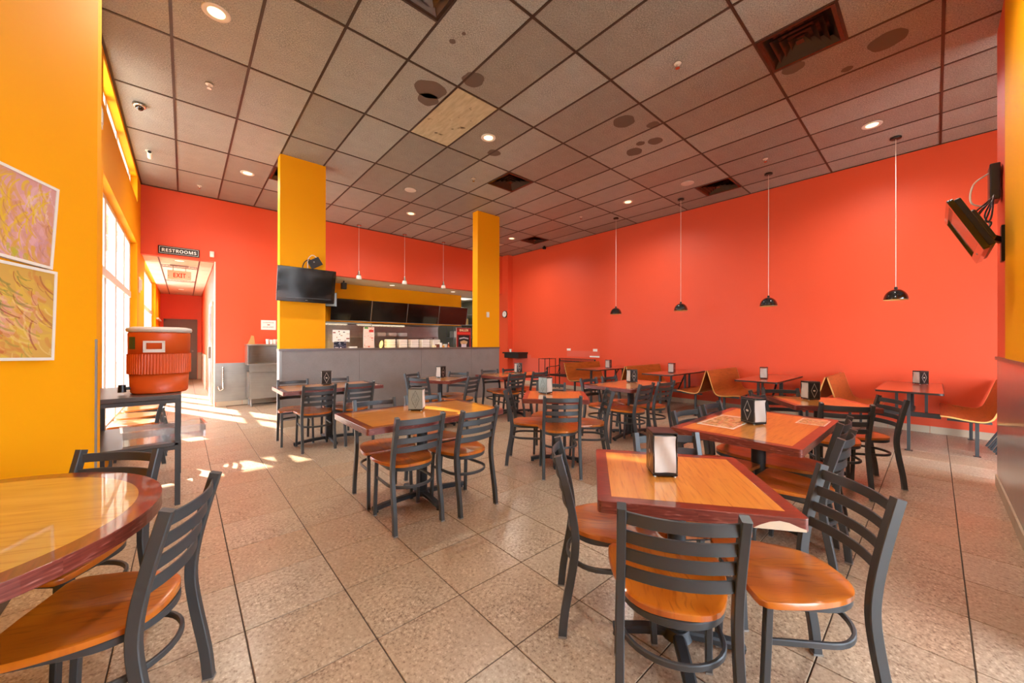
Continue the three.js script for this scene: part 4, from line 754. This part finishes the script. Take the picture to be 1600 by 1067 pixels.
{ // paintings on the angled pier
  const dir = new THREE.Vector2(E[0] - PQ[0], E[1] - PQ[1]).normalize(); // along the wall towards the far edge
  const paint = (seedv, base, layers) => canvasTex(512, 512, (c, W, H) => {
    let q = seedv; const r = () => (q = (q * 16807) % 2147483647) / 2147483647; c.fillStyle = base; c.fillRect(0, 0, W, H); c.lineCap = 'round';
    for (const [col, n, wid, len, tilt, alpha, x0, x1, y0, y1] of layers) for (let k = 0; k < n; k++) {
      const x = W * (x0 + (x1 - x0) * r()), y = H * (y0 + (y1 - y0) * r()), a = tilt + (r() - 0.5) * 1.1, l = len * (0.4 + r()); c.globalAlpha = alpha * (0.5 + r() * 0.5); c.strokeStyle = col; c.lineWidth = wid * (0.4 + r());
      c.beginPath(); c.moveTo(x, y); c.quadraticCurveTo(x + Math.cos(a + 0.5) * l * 0.5, y + Math.sin(a + 0.5) * l * 0.5, x + Math.cos(a) * l, y + Math.sin(a) * l); c.stroke(); }
    c.globalAlpha = 1; });
  const P1 = paint(311, '#cf9a94', [['#d8a8b0', 60, 34, 90, 1.5, 0.5, 0, 1, 0, 1], ['#c98a52', 60, 22, 90, 1.4, 0.4, 0, 1, 0.2, 1], ['#d2a02a', 70, 16, 120, 1.5, 0.6, 0, 1, 0, 0.9], ['#dcb81e', 40, 10, 140, 1.6, 0.8, 0.1, 0.95, 0, 0.6], ['#a86a3c', 40, 7, 60, 1.2, 0.45, 0, 1, 0.2, 0.9], ['#b98aa6', 40, 14, 60, 1.5, 0.4, 0, 1, 0.4, 1], ['#b0aa28', 8, 18, 40, 1.5, 0.7, 0.6, 0.8, 0.8, 0.95], ['#e0c2c4', 25, 12, 50, 1.5, 0.5, 0.75, 1, 0, 0.4]]);
  const P2 = paint(773, '#cda24a', [['#d8b640', 70, 26, 110, 0.6, 0.5, 0, 1, 0, 1], ['#c87a3c', 60, 18, 90, 0.9, 0.5, 0, 1, 0, 1], ['#d99a9a', 50, 24, 60, 1.2, 0.5, 0.35, 0.85, 0.25, 0.7], ['#8a8a34', 34, 9, 110, 0.9, 0.55, 0, 0.8, 0.05, 1], ['#5e6a34', 18, 8, 60, 0.4, 0.5, 0, 0.7, 0.05, 0.5], ['#8a3a2c', 16, 7, 130, 0.9, 0.6, 0.4, 1, 0.05, 0.6], ['#e4cc8a', 40, 9, 80, 0.8, 0.6, 0.2, 1, 0.3, 1], ['#b0522e', 30, 16, 60, 1.0, 0.5, 0, 0.5, 0.6, 1]]);
  const art = (name, label, len, y0, y1, edge, tex, roll) => {
    const w = 0.62, h = y1 - y0, cxp = edge[0] - dir.x * w / 2, czp = edge[1] - dir.y * w / 2;
    const t = thing(name, label, 'painting', cxp + 0.004, (y0 + y1) / 2, czp - 0.004, Math.atan2(dir.y, dir.x)); t.rotation.order = 'YXZ'; t.rotation.z = R(roll);
    mesh('canvas', new THREE.BoxGeometry(w - 0.03, h - 0.03, 0.018).translate(0, 0, 0.012), std({ map: tex, roughness: 0.8 }), t);
    mesh('frame', merge([box(w, 0.016, 0.024, 0, h / 2 - 0.008, 0.012), box(w, 0.016, 0.024, 0, -h / 2 + 0.008, 0.012), box(0.016, h - 0.032, 0.024, w / 2 - 0.008, 0, 0.012), box(0.016, h - 0.032, 0.024, -w / 2 + 0.008, 0, 0.012)]), M.white, t);
  };
  const edge = [-0.591, 3.435];
  art('abstract_painting', 'upper abstract painting of pink and yellow strokes on the angled wall', 0, 1.775, 2.26, edge, P1, -4.5);
  art('abstract_painting', 'lower abstract painting of yellow and orange swirls on the angled wall', 0, 1.235, 1.755, edge, P2, -2);
}
console.log('ceiling and walls');
// ================================================================= DRINKS SHELF WITH COOLER
{
  const x0 = -0.585, x1 = -0.02, z0 = 4.09, z1 = 5.1;
  const t = thing('utility_shelf', 'dark metal utility shelf table carrying the orange cooler', 'shelf', (x0 + x1) / 2, 0, (z0 + z1) / 2), w = x1 - x0, d = z1 - z0;
  mesh('top_shelf', rbox(w, 0.035, d, 0.004, 0, 0.885, 0), M.shelfTop, t); mesh('middle_shelf', rbox(w - 0.02, 0.025, d, 0.004, 0, 0.5, 0), M.shelfTop, t);
  for (const a of [-1, 1]) for (const b of [-1, 1]) mesh('leg', box(0.035, 0.87, 0.035, a * (w / 2 - 0.0175), 0.435, b * (d / 2 - 0.0175)), M.shelfLeg, t);
  mesh('stretcher', merge([box(0.025, 0.025, d - 0.07, w / 2 - 0.0175, 0.17, 0), box(0.025, 0.025, d - 0.07, -w / 2 + 0.0175, 0.17, 0)]), M.shelfLeg, t);
  for (const y of [0.85, 0.47]) mesh('shelf_rail', box(w - 0.07, 0.03, 0.025, 0, y, d / 2 - 0.014), M.shelfLeg, t);
  // orange drinks cooler
  const c = thing('drink_cooler', 'large round orange drink cooler with a grey-white lid on the shelf', 'cooler', -0.155, 0.9025, 4.42);
  mesh('lower_body', lathe([[0, 0], [0.17, 0], [0.182, 0.012], [0.19, 0.165], [0.0, 0.165]], 56), M.cooler, c);
  const ribs = []; const NR = 64; { const pos = [], idx = []; for (let k = 0; k <= NR * 4; k++) { const a = k / (NR * 4) * Math.PI * 2, rr = 0.203 - ((k % 4) === 0 ? 0.009 : 0); pos.push(rr * Math.cos(a), 0.165, rr * Math.sin(a), rr * Math.cos(a), 0.33, rr * Math.sin(a)); } for (let k = 0; k < NR * 4; k++) { const a = k * 2; idx.push(a, a + 1, a + 2, a + 1, a + 3, a + 2); } const g = new THREE.BufferGeometry(); g.setAttribute('position', new THREE.Float32BufferAttribute(pos, 3)); g.setIndex(idx); g.computeVertexNormals(); const caps = [new THREE.RingGeometry(0.15, 0.203, 56).rotateX(Math.PI / 2).translate(0, 0.165, 0), new THREE.RingGeometry(0.15, 0.203, 56).rotateX(-Math.PI / 2).translate(0, 0.33, 0)]; mesh('ribbed_band', merge([planarUV(g.toNonIndexed()), ...caps.map((q) => planarUV(q.toNonIndexed()))]), M.cooler, c); }
  mesh('upper_body', lathe([[0, 0.33], [0.197, 0.33], [0.198, 0.5], [0.19, 0.51], [0, 0.51]], 56), M.cooler, c);
  mesh('lid', lathe([[0, 0.555], [0.17, 0.555], [0.205, 0.545], [0.211, 0.53], [0.205, 0.512], [0.18, 0.508], [0, 0.508]], 56), M.coolerLid, c);
  const h = mesh('handle', merge([box(0.13, 0.016, 0.02, 0, 0.43, 0.205), box(0.016, 0.07, 0.02, -0.057, 0.395, 0.205), box(0.016, 0.07, 0.02, 0.057, 0.395, 0.205), box(0.13, 0.026, 0.02, 0, 0.357, 0.205)]), M.white, c); h.rotation.y = R(-8);
  const sp = mesh('tap', merge([cyl(0.012, 0.012, 0.07, 0, 0, 0, 12).rotateX(Math.PI / 2).translate(0, 0.05, 0.2), cyl(0.022, 0.026, 0.06, 0, 0.05, 0.23, 14)]), M.black, c); sp.rotation.y = R(-75);
  const st = mesh('sticker', new THREE.CylinderGeometry(0.1995, 0.1995, 0.1, 8, 1, true, R(-66), R(20)).translate(0, 0.42, 0), std({ color: '#2e4a2a', roughness: 0.5 }), c); st.userData.label = 'dark green product sticker';
  // clear food pan
  const f = thing('food_pan', 'clear plastic food pan on the middle shelf', 'container', -0.12, 0.513, 4.32, R(6)); const pw = 0.5, pd = 0.28, ph = 0.11;
  mesh('walls', merge([box(pw, ph, 0.004, 0, ph / 2, pd / 2), box(pw, ph, 0.004, 0, ph / 2, -pd / 2), box(0.004, ph, pd, pw / 2, ph / 2, 0), box(0.004, ph, pd, -pw / 2, ph / 2, 0)]), M.clearBox, f); mesh('bottom', box(pw, 0.004, pd, 0, 0.002, 0), M.clearBox, f);
  mesh('rim', merge([box(pw + 0.03, 0.008, 0.016, 0, ph, pd / 2 + 0.006), box(pw + 0.03, 0.008, 0.016, 0, ph, -pd / 2 - 0.006), box(0.016, 0.008, pd, pw / 2 + 0.006, ph, 0), box(0.016, 0.008, pd, -pw / 2 - 0.006, ph, 0)]), M.clearBox, f);
}
// ================================================================= STAINLESS WASH STATION LEFT OF THE HALF WALL
{
  const t = thing('steel_station', 'stainless steel service cabinet against the red back wall', 'cabinet', 1.4, 0, 9.35);
  mesh('wall_cladding', box(1.83, 0.79, 0.012, -0.01, 0.497, -0.376), M.steel, t);
  mesh('cabinet_body', box(1.0, 0.55, 0.42, 0.1, 0.43, -0.12), M.steel, t); mesh('door', box(0.96, 0.5, 0.012, 0.1, 0.42, 0.097), M.steel, t);
  mesh('worktop', rbox(1.1, 0.03, 0.5, 0.006, 0.12, 0.87, -0.1), M.steel, t);
  mesh('apron', box(1.04, 0.14, 0.02, 0.12, 0.78, 0.1), M.steel, t);
  for (const x of [-0.36, 0.56]) for (const z of [-0.28, 0.05]) mesh('foot', cyl(0.02, 0.025, 0.155, x, 0.0775, z, 12), M.alu, t);
  mesh('drain_pipe', tube([new THREE.Vector3(-0.8, 0.82, -0.33), new THREE.Vector3(-0.8, 0.45, -0.33), new THREE.Vector3(-0.8, 0.36, -0.31), new THREE.Vector3(-0.85, 0.34, -0.31), new THREE.Vector3(-0.88, 0.42, -0.32)], 0.016, 30, 10), M.chrome, t);
  const s = thing('steel_overshelf', 'stainless steel dish hood standing on the steel cabinet', 'shelf', 1.5, 0.885, 9.4);
  mesh('side_panel', box(0.02, 0.38, 0.4, -0.53, 0.19, 0), M.steel, s); mesh('side_panel', box(0.02, 0.38, 0.4, 0.5, 0.19, 0), M.steel, s); mesh('top_panel', rbox(1.08, 0.03, 0.42, 0.005, -0.01, 0.385, 0), M.steel, s); mesh('back_panel', box(1.02, 0.37, 0.01, -0.01, 0.185, -0.19), M.steel, s);
  single('wood_block', (() => { const q = new THREE.Shape(); q.moveTo(-0.06, 0); q.lineTo(0.06, 0); q.lineTo(0.04, 0.17); q.lineTo(0.0, 0.18); q.lineTo(-0.02, 0.1); q.closePath(); return new THREE.ExtrudeGeometry(q, { depth: 0.06, bevelEnabled: false }); })(), M.wood, 'small wooden wedge on the steel hood', 'block').position.copy(V(1.04, 1.285, 9.35));
  [[1.32, 0.105], [1.39, 0.095], [1.45, 0.1], [1.52, 0.1]].forEach(([x, h], k) => { single('foam_cup', lathe([[0, 0], [0.026, 0], [0.034, h], [0.03, h], [0.023, 0.004], [0, 0.004]], 18), M.foam, ['white cup at the left end of the row on the steel hood', 'second white cup from the left on the steel hood', 'third white cup from the left on the steel hood', 'white cup half hidden by the pillar on the steel hood'][k], 'cup', 'white cups on the steel hood').position.copy(V(x, 1.2855, 9.3)); });
}
// ================================================================= HALL LIGHTS
for (const [z, l, dx] of [[10.1, 'first round lit downlight in the hall ceiling', 0], [12.6, 'second round lit downlight in the hall ceiling', 0], [15.6, 'farthest lit fixture in the hall ceiling', 0]]) {
  const t = thing('hall_downlight', l, 'light', -0.075, SOFFIT, z, 0, 'hall downlights'); mesh('trim_ring', lathe([[0.07, 0.002], [0.08, -0.008], [0.105, -0.006], [0.11, 0.002]], 28), M.whiteGloss, t); mesh('lens', cyl(0.072, 0.072, 0.004, 0, 0, 0, 24), M.hallGlow, t);
  const p = new THREE.SpotLight(0xffdcae, 9, 0, R(70), 0.7, 2); p.position.set(0, -0.02, 0); p.target.position.set(0, -2, 0); p.castShadow = true; t.add(p, p.target);
}
for (const [z, l] of [[10.9, 'nearer louvred panel in the hall ceiling'], [13.4, 'farther louvred panel in the hall ceiling']]) { const t = thing('louver_panel', l, 'vent', -0.075, SOFFIT, z, 0, 'hall ceiling louvres'); mesh('frame', merge([box(0.58, 0.012, 0.02, 0, -0.006, 0.14), box(0.58, 0.012, 0.02, 0, -0.006, -0.14), box(0.02, 0.012, 0.26, 0.28, -0.006, 0), box(0.02, 0.012, 0.26, -0.28, -0.006, 0)]), M.alu, t); for (let k = 0; k < 9; k++) mesh('louver', box(0.012, 0.014, 0.26, -0.24 + k * 0.06, -0.006, 0), M.alu, t); }
{ const t = thing('grab_rail', 'pale handrail on the hall window wall', 'rail', XW, 2.0, 15.6); mesh('rail', box(0.05, 0.04, 1.8, 0.04, 0, 0), M.whiteGloss, t); mesh('bracket', box(0.04, 0.03, 0.03, 0.015, 0, 0.5), M.alu, t); }
{ const t = thing('wall_thermostat', 'white plate on the window wall above the tall window', 'wall plate', XW, 3.5, 5.32, Math.PI / 2); mesh('plate', rbox(0.1, 0.2, 0.012, 0.004, 0, 0, 0.006), M.white, t); mesh('cover', rbox(0.07, 0.12, 0.008, 0.003, 0, 0, 0.014), M.whiteGloss, t); }
{ const t = thing('wall_sconce', 'white sconce on the window wall near the hall', 'sensor', XW, 2.35, 9.42, Math.PI / 2); mesh('plate', rbox(0.1, 0.28, 0.02, 0.008, 0, 0, 0.01), M.white, t); mesh('cover', rbox(0.06, 0.2, 0.03, 0.01, 0, 0, 0.03), M.whiteGloss, t); }
// ================================================================= SERVING COUNTER AND KITCHEN
{
  const cz0 = 9.62, cz1 = 10.35;
  const t = thing('serving_counter', 'steel serving counter behind the grey half wall', 'counter', 5.0, 0, 9.98); mesh('worktop', rbox(5.3, 0.04, 0.8, 0.006, -0.05, 1.08, 0), M.steel, t); mesh('cabinet', box(5.2, 1.06, 0.5, -0.05, 0.53, -0.14), M.laminateMatte, t);
  // menu screens
  const xs = [2.95, 4.05, 5.15, 6.25];
  xs.forEach((x, k) => { const s = thing('menu_screen', ['leftmost dark menu screen over the serving counter', 'second dark menu screen from the left', 'third dark menu screen from the left', 'rightmost dark menu screen, nearest the narrow pillar'][k], 'screen', x + 0.545, 2.22, 10.72, 0, 'menu screens'); s.rotation.x = R(12); mesh('panel', rbox(1.08, 0.6, 0.04, 0.006), M.screen, s); mesh('bezel', merge([box(1.085, 0.012, 0.044, 0, -0.3, 0), box(0.008, 0.6, 0.044, 0.541, 0, 0)]), M.alu, s); mesh('bracket', box(0.2, 0.2, 0.2, 0, 0.05, -0.12), M.black, s); });
  { const s = thing('order_monitor', 'small monitor with a painted grey reflection, turned sideways beside the wide pillar', 'screen', 2.78, 2.42, 10.3, R(-35)); mesh('panel', rbox(0.42, 0.36, 0.03, 0.006), M.screen, s); mesh('glass', box(0.4, 0.33, 0.002, 0, 0, 0.017), std({ color: '#8a9694', roughness: 0.25 }), s); mesh('arm', box(0.04, 0.4, 0.04, 0, 0.36, -0.02), M.black, s); }  // grey glass colour stands in for the reflection on the screen
  { const s = thing('ceiling_speaker_box', 'small black speaker under the pale serving ceiling', 'speaker', 3.2, SOFFIT, 10.45); mesh('bracket', box(0.03, 0.06, 0.03, 0, -0.03, 0), M.black, s); mesh('cabinet', rbox(0.13, 0.17, 0.12, 0.015, 0, -0.14, 0), M.black, s); }
  for (const [x, z, l] of [[4.5, 10.35, 'left round light in the serving ceiling'], [6.55, 10.35, 'right round light in the serving ceiling']]) { const s = thing('counter_downlight', l, 'light', x, SOFFIT, z, 0, 'counter downlights'); mesh('trim_ring', lathe([[0.07, 0.002], [0.08, -0.008], [0.105, -0.006], [0.11, 0.002]], 28), M.whiteGloss, s); mesh('lens', cyl(0.072, 0.072, 0.004, 0, 0, 0, 24), M.hallGlow, s); const p = new THREE.SpotLight(0xffe2b8, 8, 0, R(66), 0.7, 2); p.position.set(0, -0.02, 0); p.target.position.set(0, -2, 0); p.castShadow = true; s.add(p, p.target); }
  { const s = thing('kitchen_light_panel', 'bright square light panel in the kitchen ceiling', 'light', 7.85, SOFFIT, 11.7); mesh('frame', merge([box(0.62, 0.02, 0.03, 0, -0.01, 0.3), box(0.62, 0.02, 0.03, 0, -0.01, -0.3), box(0.03, 0.02, 0.6, 0.3, -0.01, 0), box(0.03, 0.02, 0.6, -0.3, -0.01, 0)]), M.white, s); mesh('diffuser', box(0.57, 0.008, 0.57, 0, -0.006, 0), M.hallGlow, s); const p = new THREE.RectAreaLight(0xfff2dc, 9, 0.56, 0.56); p.position.set(0, -0.025, 0); p.rotation.x = -Math.PI / 2; s.add(p); }
  { const s = thing('exhaust_hood', 'steel exhaust hood in the kitchen behind the menu screens', 'hood', 4.7, 1.9, 12.4); mesh('canopy', box(4.6, 0.5, 0.9, 0, 0.25, 0), M.steel, s); for (const [x, l] of [[-1.5, 1.2], [0.2, 1.6]]) mesh('tube_light', box(l, 0.05, 0.06, x, -0.03, 0.3), M.tubeGlow, s);
    const p = new THREE.RectAreaLight(0xffeccc, 6, 2.6, 0.06); p.position.set(-0.5, -0.06, 0.3); p.rotation.x = -Math.PI / 2; s.add(p); }
  { const s = thing('prep_line', 'steel prep line with shelf in the kitchen', 'counter', 4.7, 0, 11.7); mesh('worktop', box(4.6, 0.04, 0.8, 0, 0.96, 0), M.steel, s); mesh('cabinet', box(4.5, 0.94, 0.7, 0, 0.47, 0), M.steel, s); mesh('shelf', box(3.0, 0.03, 0.3, 0.4, 1.5, 0.2), M.steel, s); for (const x of [-1.0, 0.4, 1.8]) mesh('shelf_post', box(0.03, 0.53, 0.03, x, 1.245, 0.2), M.alu, s); mesh('back_splash', box(4.6, 0.9, 0.02, 0, 1.43, -0.38), M.steel, s); }
  // takeout boxes: stacks on the counter and on the pass shelf
  const boxG = (() => { const g = rbox(0.24, 0.075, 0.22, 0.012); return g; })(), spots = [];
  for (let c = 0; c < 5; c++) for (let k = 0; k < 4; k++) spots.push([4.38 + c * 0.36, 1.138 + k * 0.078, 10.22, c, k]);
  const ord = ['lowest', 'second', 'third', 'top'], sto = ['first', 'second', 'third', 'fourth', 'fifth'];
  for (const [x, y, z, c, k] of spots) { const o = single('takeout_box', boxG, M.foam, ord[k] + ' white takeout box in the ' + sto[c] + ' stack on the serving counter', 'box', 'takeout boxes on the counter'); o.position.copy(V(x, y, z)); }
  for (const [i, x] of [4.62, 4.98, 5.34].entries()) { const o = single('takeout_box', rbox(0.28, 0.12, 0.22, 0.03), M.foam, ['left', 'middle', 'right'][i] + ' white takeout box on the kitchen pass shelf', 'box', 'takeout boxes on the pass shelf'); o.position.copy(V(x, 1.576, 11.5)); }
  // counter clutter
  const flyer = (name, label, x, y, z, w, h, bg, draw) => { const t2 = thing(name, label, 'poster', x, y, z); const tx = canvasTex(256, Math.round(256 * h / w), (c, W, H) => { c.fillStyle = bg; c.fillRect(0, 0, W, H); draw(c, W, H); }); mesh('board', box(w, h, 0.012, 0, h / 2, 0), M.paper, t2); mesh('print', new THREE.PlaneGeometry(w - 0.006, h - 0.006).translate(0, h / 2, 0.0066), std({ map: tx, roughness: 0.6 }), t2); mesh('foot', box(w * 0.8, 0.012, 0.1, 0, 0.006, 0), M.black, t2); return t2; };
  const marks = (c, W, H, cols, n, s0) => { let s = s0; const r = () => (s = (s * 16807) % 2147483647) / 2147483647; for (let i = 0; i < n; i++) { c.fillStyle = cols[Math.floor(r() * cols.length)]; c.fillRect(r() * W * 0.85, r() * H * 0.9, 10 + r() * 50, 6 + r() * 16); } };
  flyer('counter_flyer', 'white flyer on the counter just right of the wide pillar', 2.92, 1.33, 9.72, 0.4, 0.3, '#efe9dc', (c, W, H) => marks(c, W, H, ['#5a5048', '#b89a70', '#8a4a3a'], 12, 11));
  flyer('counter_flyer', 'dark blue flyer below the white flyer on the counter', 2.9, 1.102, 9.75, 0.3, 0.24, '#38405a', (c, W, H) => marks(c, W, H, ['#d8dce6', '#8a94b0', '#ffffff'], 12, 23));
  flyer('counter_flyer', 'tall pink and green flyer standing on the counter', 3.6, 1.102, 9.72, 0.28, 0.62, '#f0d4c0', (c, W, H) => { marks(c, W, H, ['#e08a6a', '#f6e8d4', '#d8402a', '#e8b898'], 22, 31); c.fillStyle = '#5a9a3a'; c.fillRect(20, 0, 90, 40); c.fillStyle = '#cc3322'; c.fillRect(130, 60, 110, 60); });
  const pr = flyer('promo_poster', 'red and dark promotional poster with white lettering near the narrow pillar', 6.55, 1.102, 9.72, 0.55, 0.68, '#8a1a12', (c, W, H) => { c.fillStyle = '#1c1418'; c.fillRect(30, H * 0.34, W - 60, H * 0.66); c.fillStyle = '#f4e6b0'; c.font = 'bold 44px sans-serif'; c.textAlign = 'center'; c.fillText('BALLER', W / 2, 50); c.fillStyle = '#d83424'; c.fillRect(14, 62, W - 28, 34); c.fillStyle = '#f6e6d8'; c.font = 'bold 20px sans-serif'; c.fillText('★ ★ ★ ★', W / 2, 86); c.fillStyle = '#e8e4ee'; c.font = 'bold 30px sans-serif'; marks(c, W, 10, [], 0, 1); c.save(); c.translate(W / 2, H * 0.46); for (let i = -4; i <= 4; i++) { c.fillRect(i * 18 - 6, Math.abs(i) * 3 - 12, 12, 20); } c.restore(); c.fillStyle = '#c8a878'; for (let i = -3; i <= 3; i++) { c.beginPath(); c.ellipse(W / 2 + i * 16, H * 0.64 + Math.abs(i) * 5, 12, 26, i * 0.15, 0, 7); c.fill(); } c.fillStyle = '#d8d2da'; c.fillRect(W / 2 - 44, H * 0.74, 88, H * 0.2); });
  { const s = thing('heat_lamp', 'small glowing amber bulb lamp on the serving counter', 'lamp', 3.98, 1.1, 9.9); mesh('base', lathe([[0, 0], [0.085, 0], [0.085, 0.05], [0.06, 0.07], [0, 0.07]], 24), M.amberGlass, s); mesh('bulb', new THREE.SphereGeometry(0.05, 18, 14).scale(0.9, 2.1, 0.9).rotateZ(R(-12)).translate(0.02, 0.17, 0), M.bulbGlow, s); const p = new THREE.PointLight(0xffcc70, 1.2, 0, 2); p.position.set(0.02, 0.17, 0); p.castShadow = true; s.add(p); }
  { const s = thing('sneeze_guard', 'clear acrylic guard panel on the serving counter', 'guard', 3.2, 1.1, 9.66); s.rotation.x = R(-22); mesh('pane', box(1.1, 0.78, 0.006, 0, 0.39, 0), M.glass, s); mesh('edge', merge([box(0.012, 0.78, 0.012, 0.55, 0.39, 0), box(1.1, 0.012, 0.012, 0, 0.78, 0)]), M.alu, s); }
  { const s = thing('sauce_bottle', 'brown sauce bottle with orange label on the counter', 'bottle', 6.02, 1.1, 9.75); mesh('body', lathe([[0, 0], [0.035, 0], [0.036, 0.12], [0.014, 0.17], [0.014, 0.2], [0, 0.2]], 20), M.amberGlass, s); mesh('cap', cyl(0.016, 0.016, 0.025, 0, 0.212, 0, 14), M.white, s); mesh('wrap', cyl(0.037, 0.037, 0.07, 0, 0.07, 0, 20), std({ color: '#d88a50', roughness: 0.6 }), s); }
  { const s = thing('cup_tower', 'white cup stack beside the narrow yellow pillar', 'cup', 7.15, 1.1, 9.75); mesh('cups', lathe([[0, 0], [0.04, 0], [0.055, 0.26], [0.05, 0.26], [0, 0.25]], 20), M.foam, s); mesh('lid', cyl(0.056, 0.056, 0.012, 0, 0.266, 0, 20), M.paper, s); }
  { const s = thing('receipt_printer', 'small white receipt printer on the serving counter', 'printer', 3.2, 1.1, 9.76); mesh('case', rbox(0.2, 0.12, 0.16, 0.012, 0, 0.06, 0), M.white, s); mesh('slot', box(0.12, 0.01, 0.02, 0, 0.121, 0.03), M.black, s); }
  { const s = thing('condiment_tray', 'tray of wrapped condiments on the serving counter', 'tray', 5.75, 1.1, 9.82); mesh('tray_base', rbox(0.5, 0.03, 0.24, 0.006, 0, 0.015, 0), M.steel, s); [[-0.18, '#f0e0b0'], [-0.08, '#6a3a24'], [0.02, '#f4efe4'], [0.1, '#e0a040'], [0.18, '#dcdcd6']].forEach(([x, c], k) => mesh('packet_bin', rbox(0.08, 0.1 + (k % 3) * 0.04, 0.12, 0.008, x, 0.085 + (k % 3) * 0.02, 0), std({ color: c, roughness: 0.6 }), s)); }
  { const s = thing('storage_rack', 'wire storage rack with boxes in the kitchen beyond the narrow pillar', 'rack', 8.05, 0, 12.2); for (const x of [-0.45, 0.45]) for (const z of [-0.25, 0.25]) mesh('post', cyl(0.014, 0.014, 2.5, x, 1.25, z, 10), M.alu, s); for (const y of [1.0, 1.5, 2.0, 2.4]) mesh('shelf', box(0.92, 0.025, 0.52, 0, y, 0), M.alu, s);
    [[7.85, 2.0125, '#c89a40', 'yellow carton on the upper left of the storage rack'], [8.2, 2.0125, '#b08a4a', 'brown carton on the upper right of the storage rack'], [7.8, 1.5125, '#d8d4c8', 'white carton on the middle shelf of the storage rack'], [8.15, 1.5125, '#c8c2b0', 'grey carton on the middle shelf of the storage rack'], [8.0, 1.0125, '#b8a888', 'tan carton on the lower shelf of the storage rack']].forEach(([x, y, c, l]) => { const o = single('carton', rbox(0.26, 0.24, 0.3, 0.006), std({ color: c, roughness: 0.8 }), l, 'box', 'cartons on the kitchen rack'); o.position.copy(V(x, y + 0.12, 12.2)); }); }
}
console.log('done');
renderer.render(scene, camera);
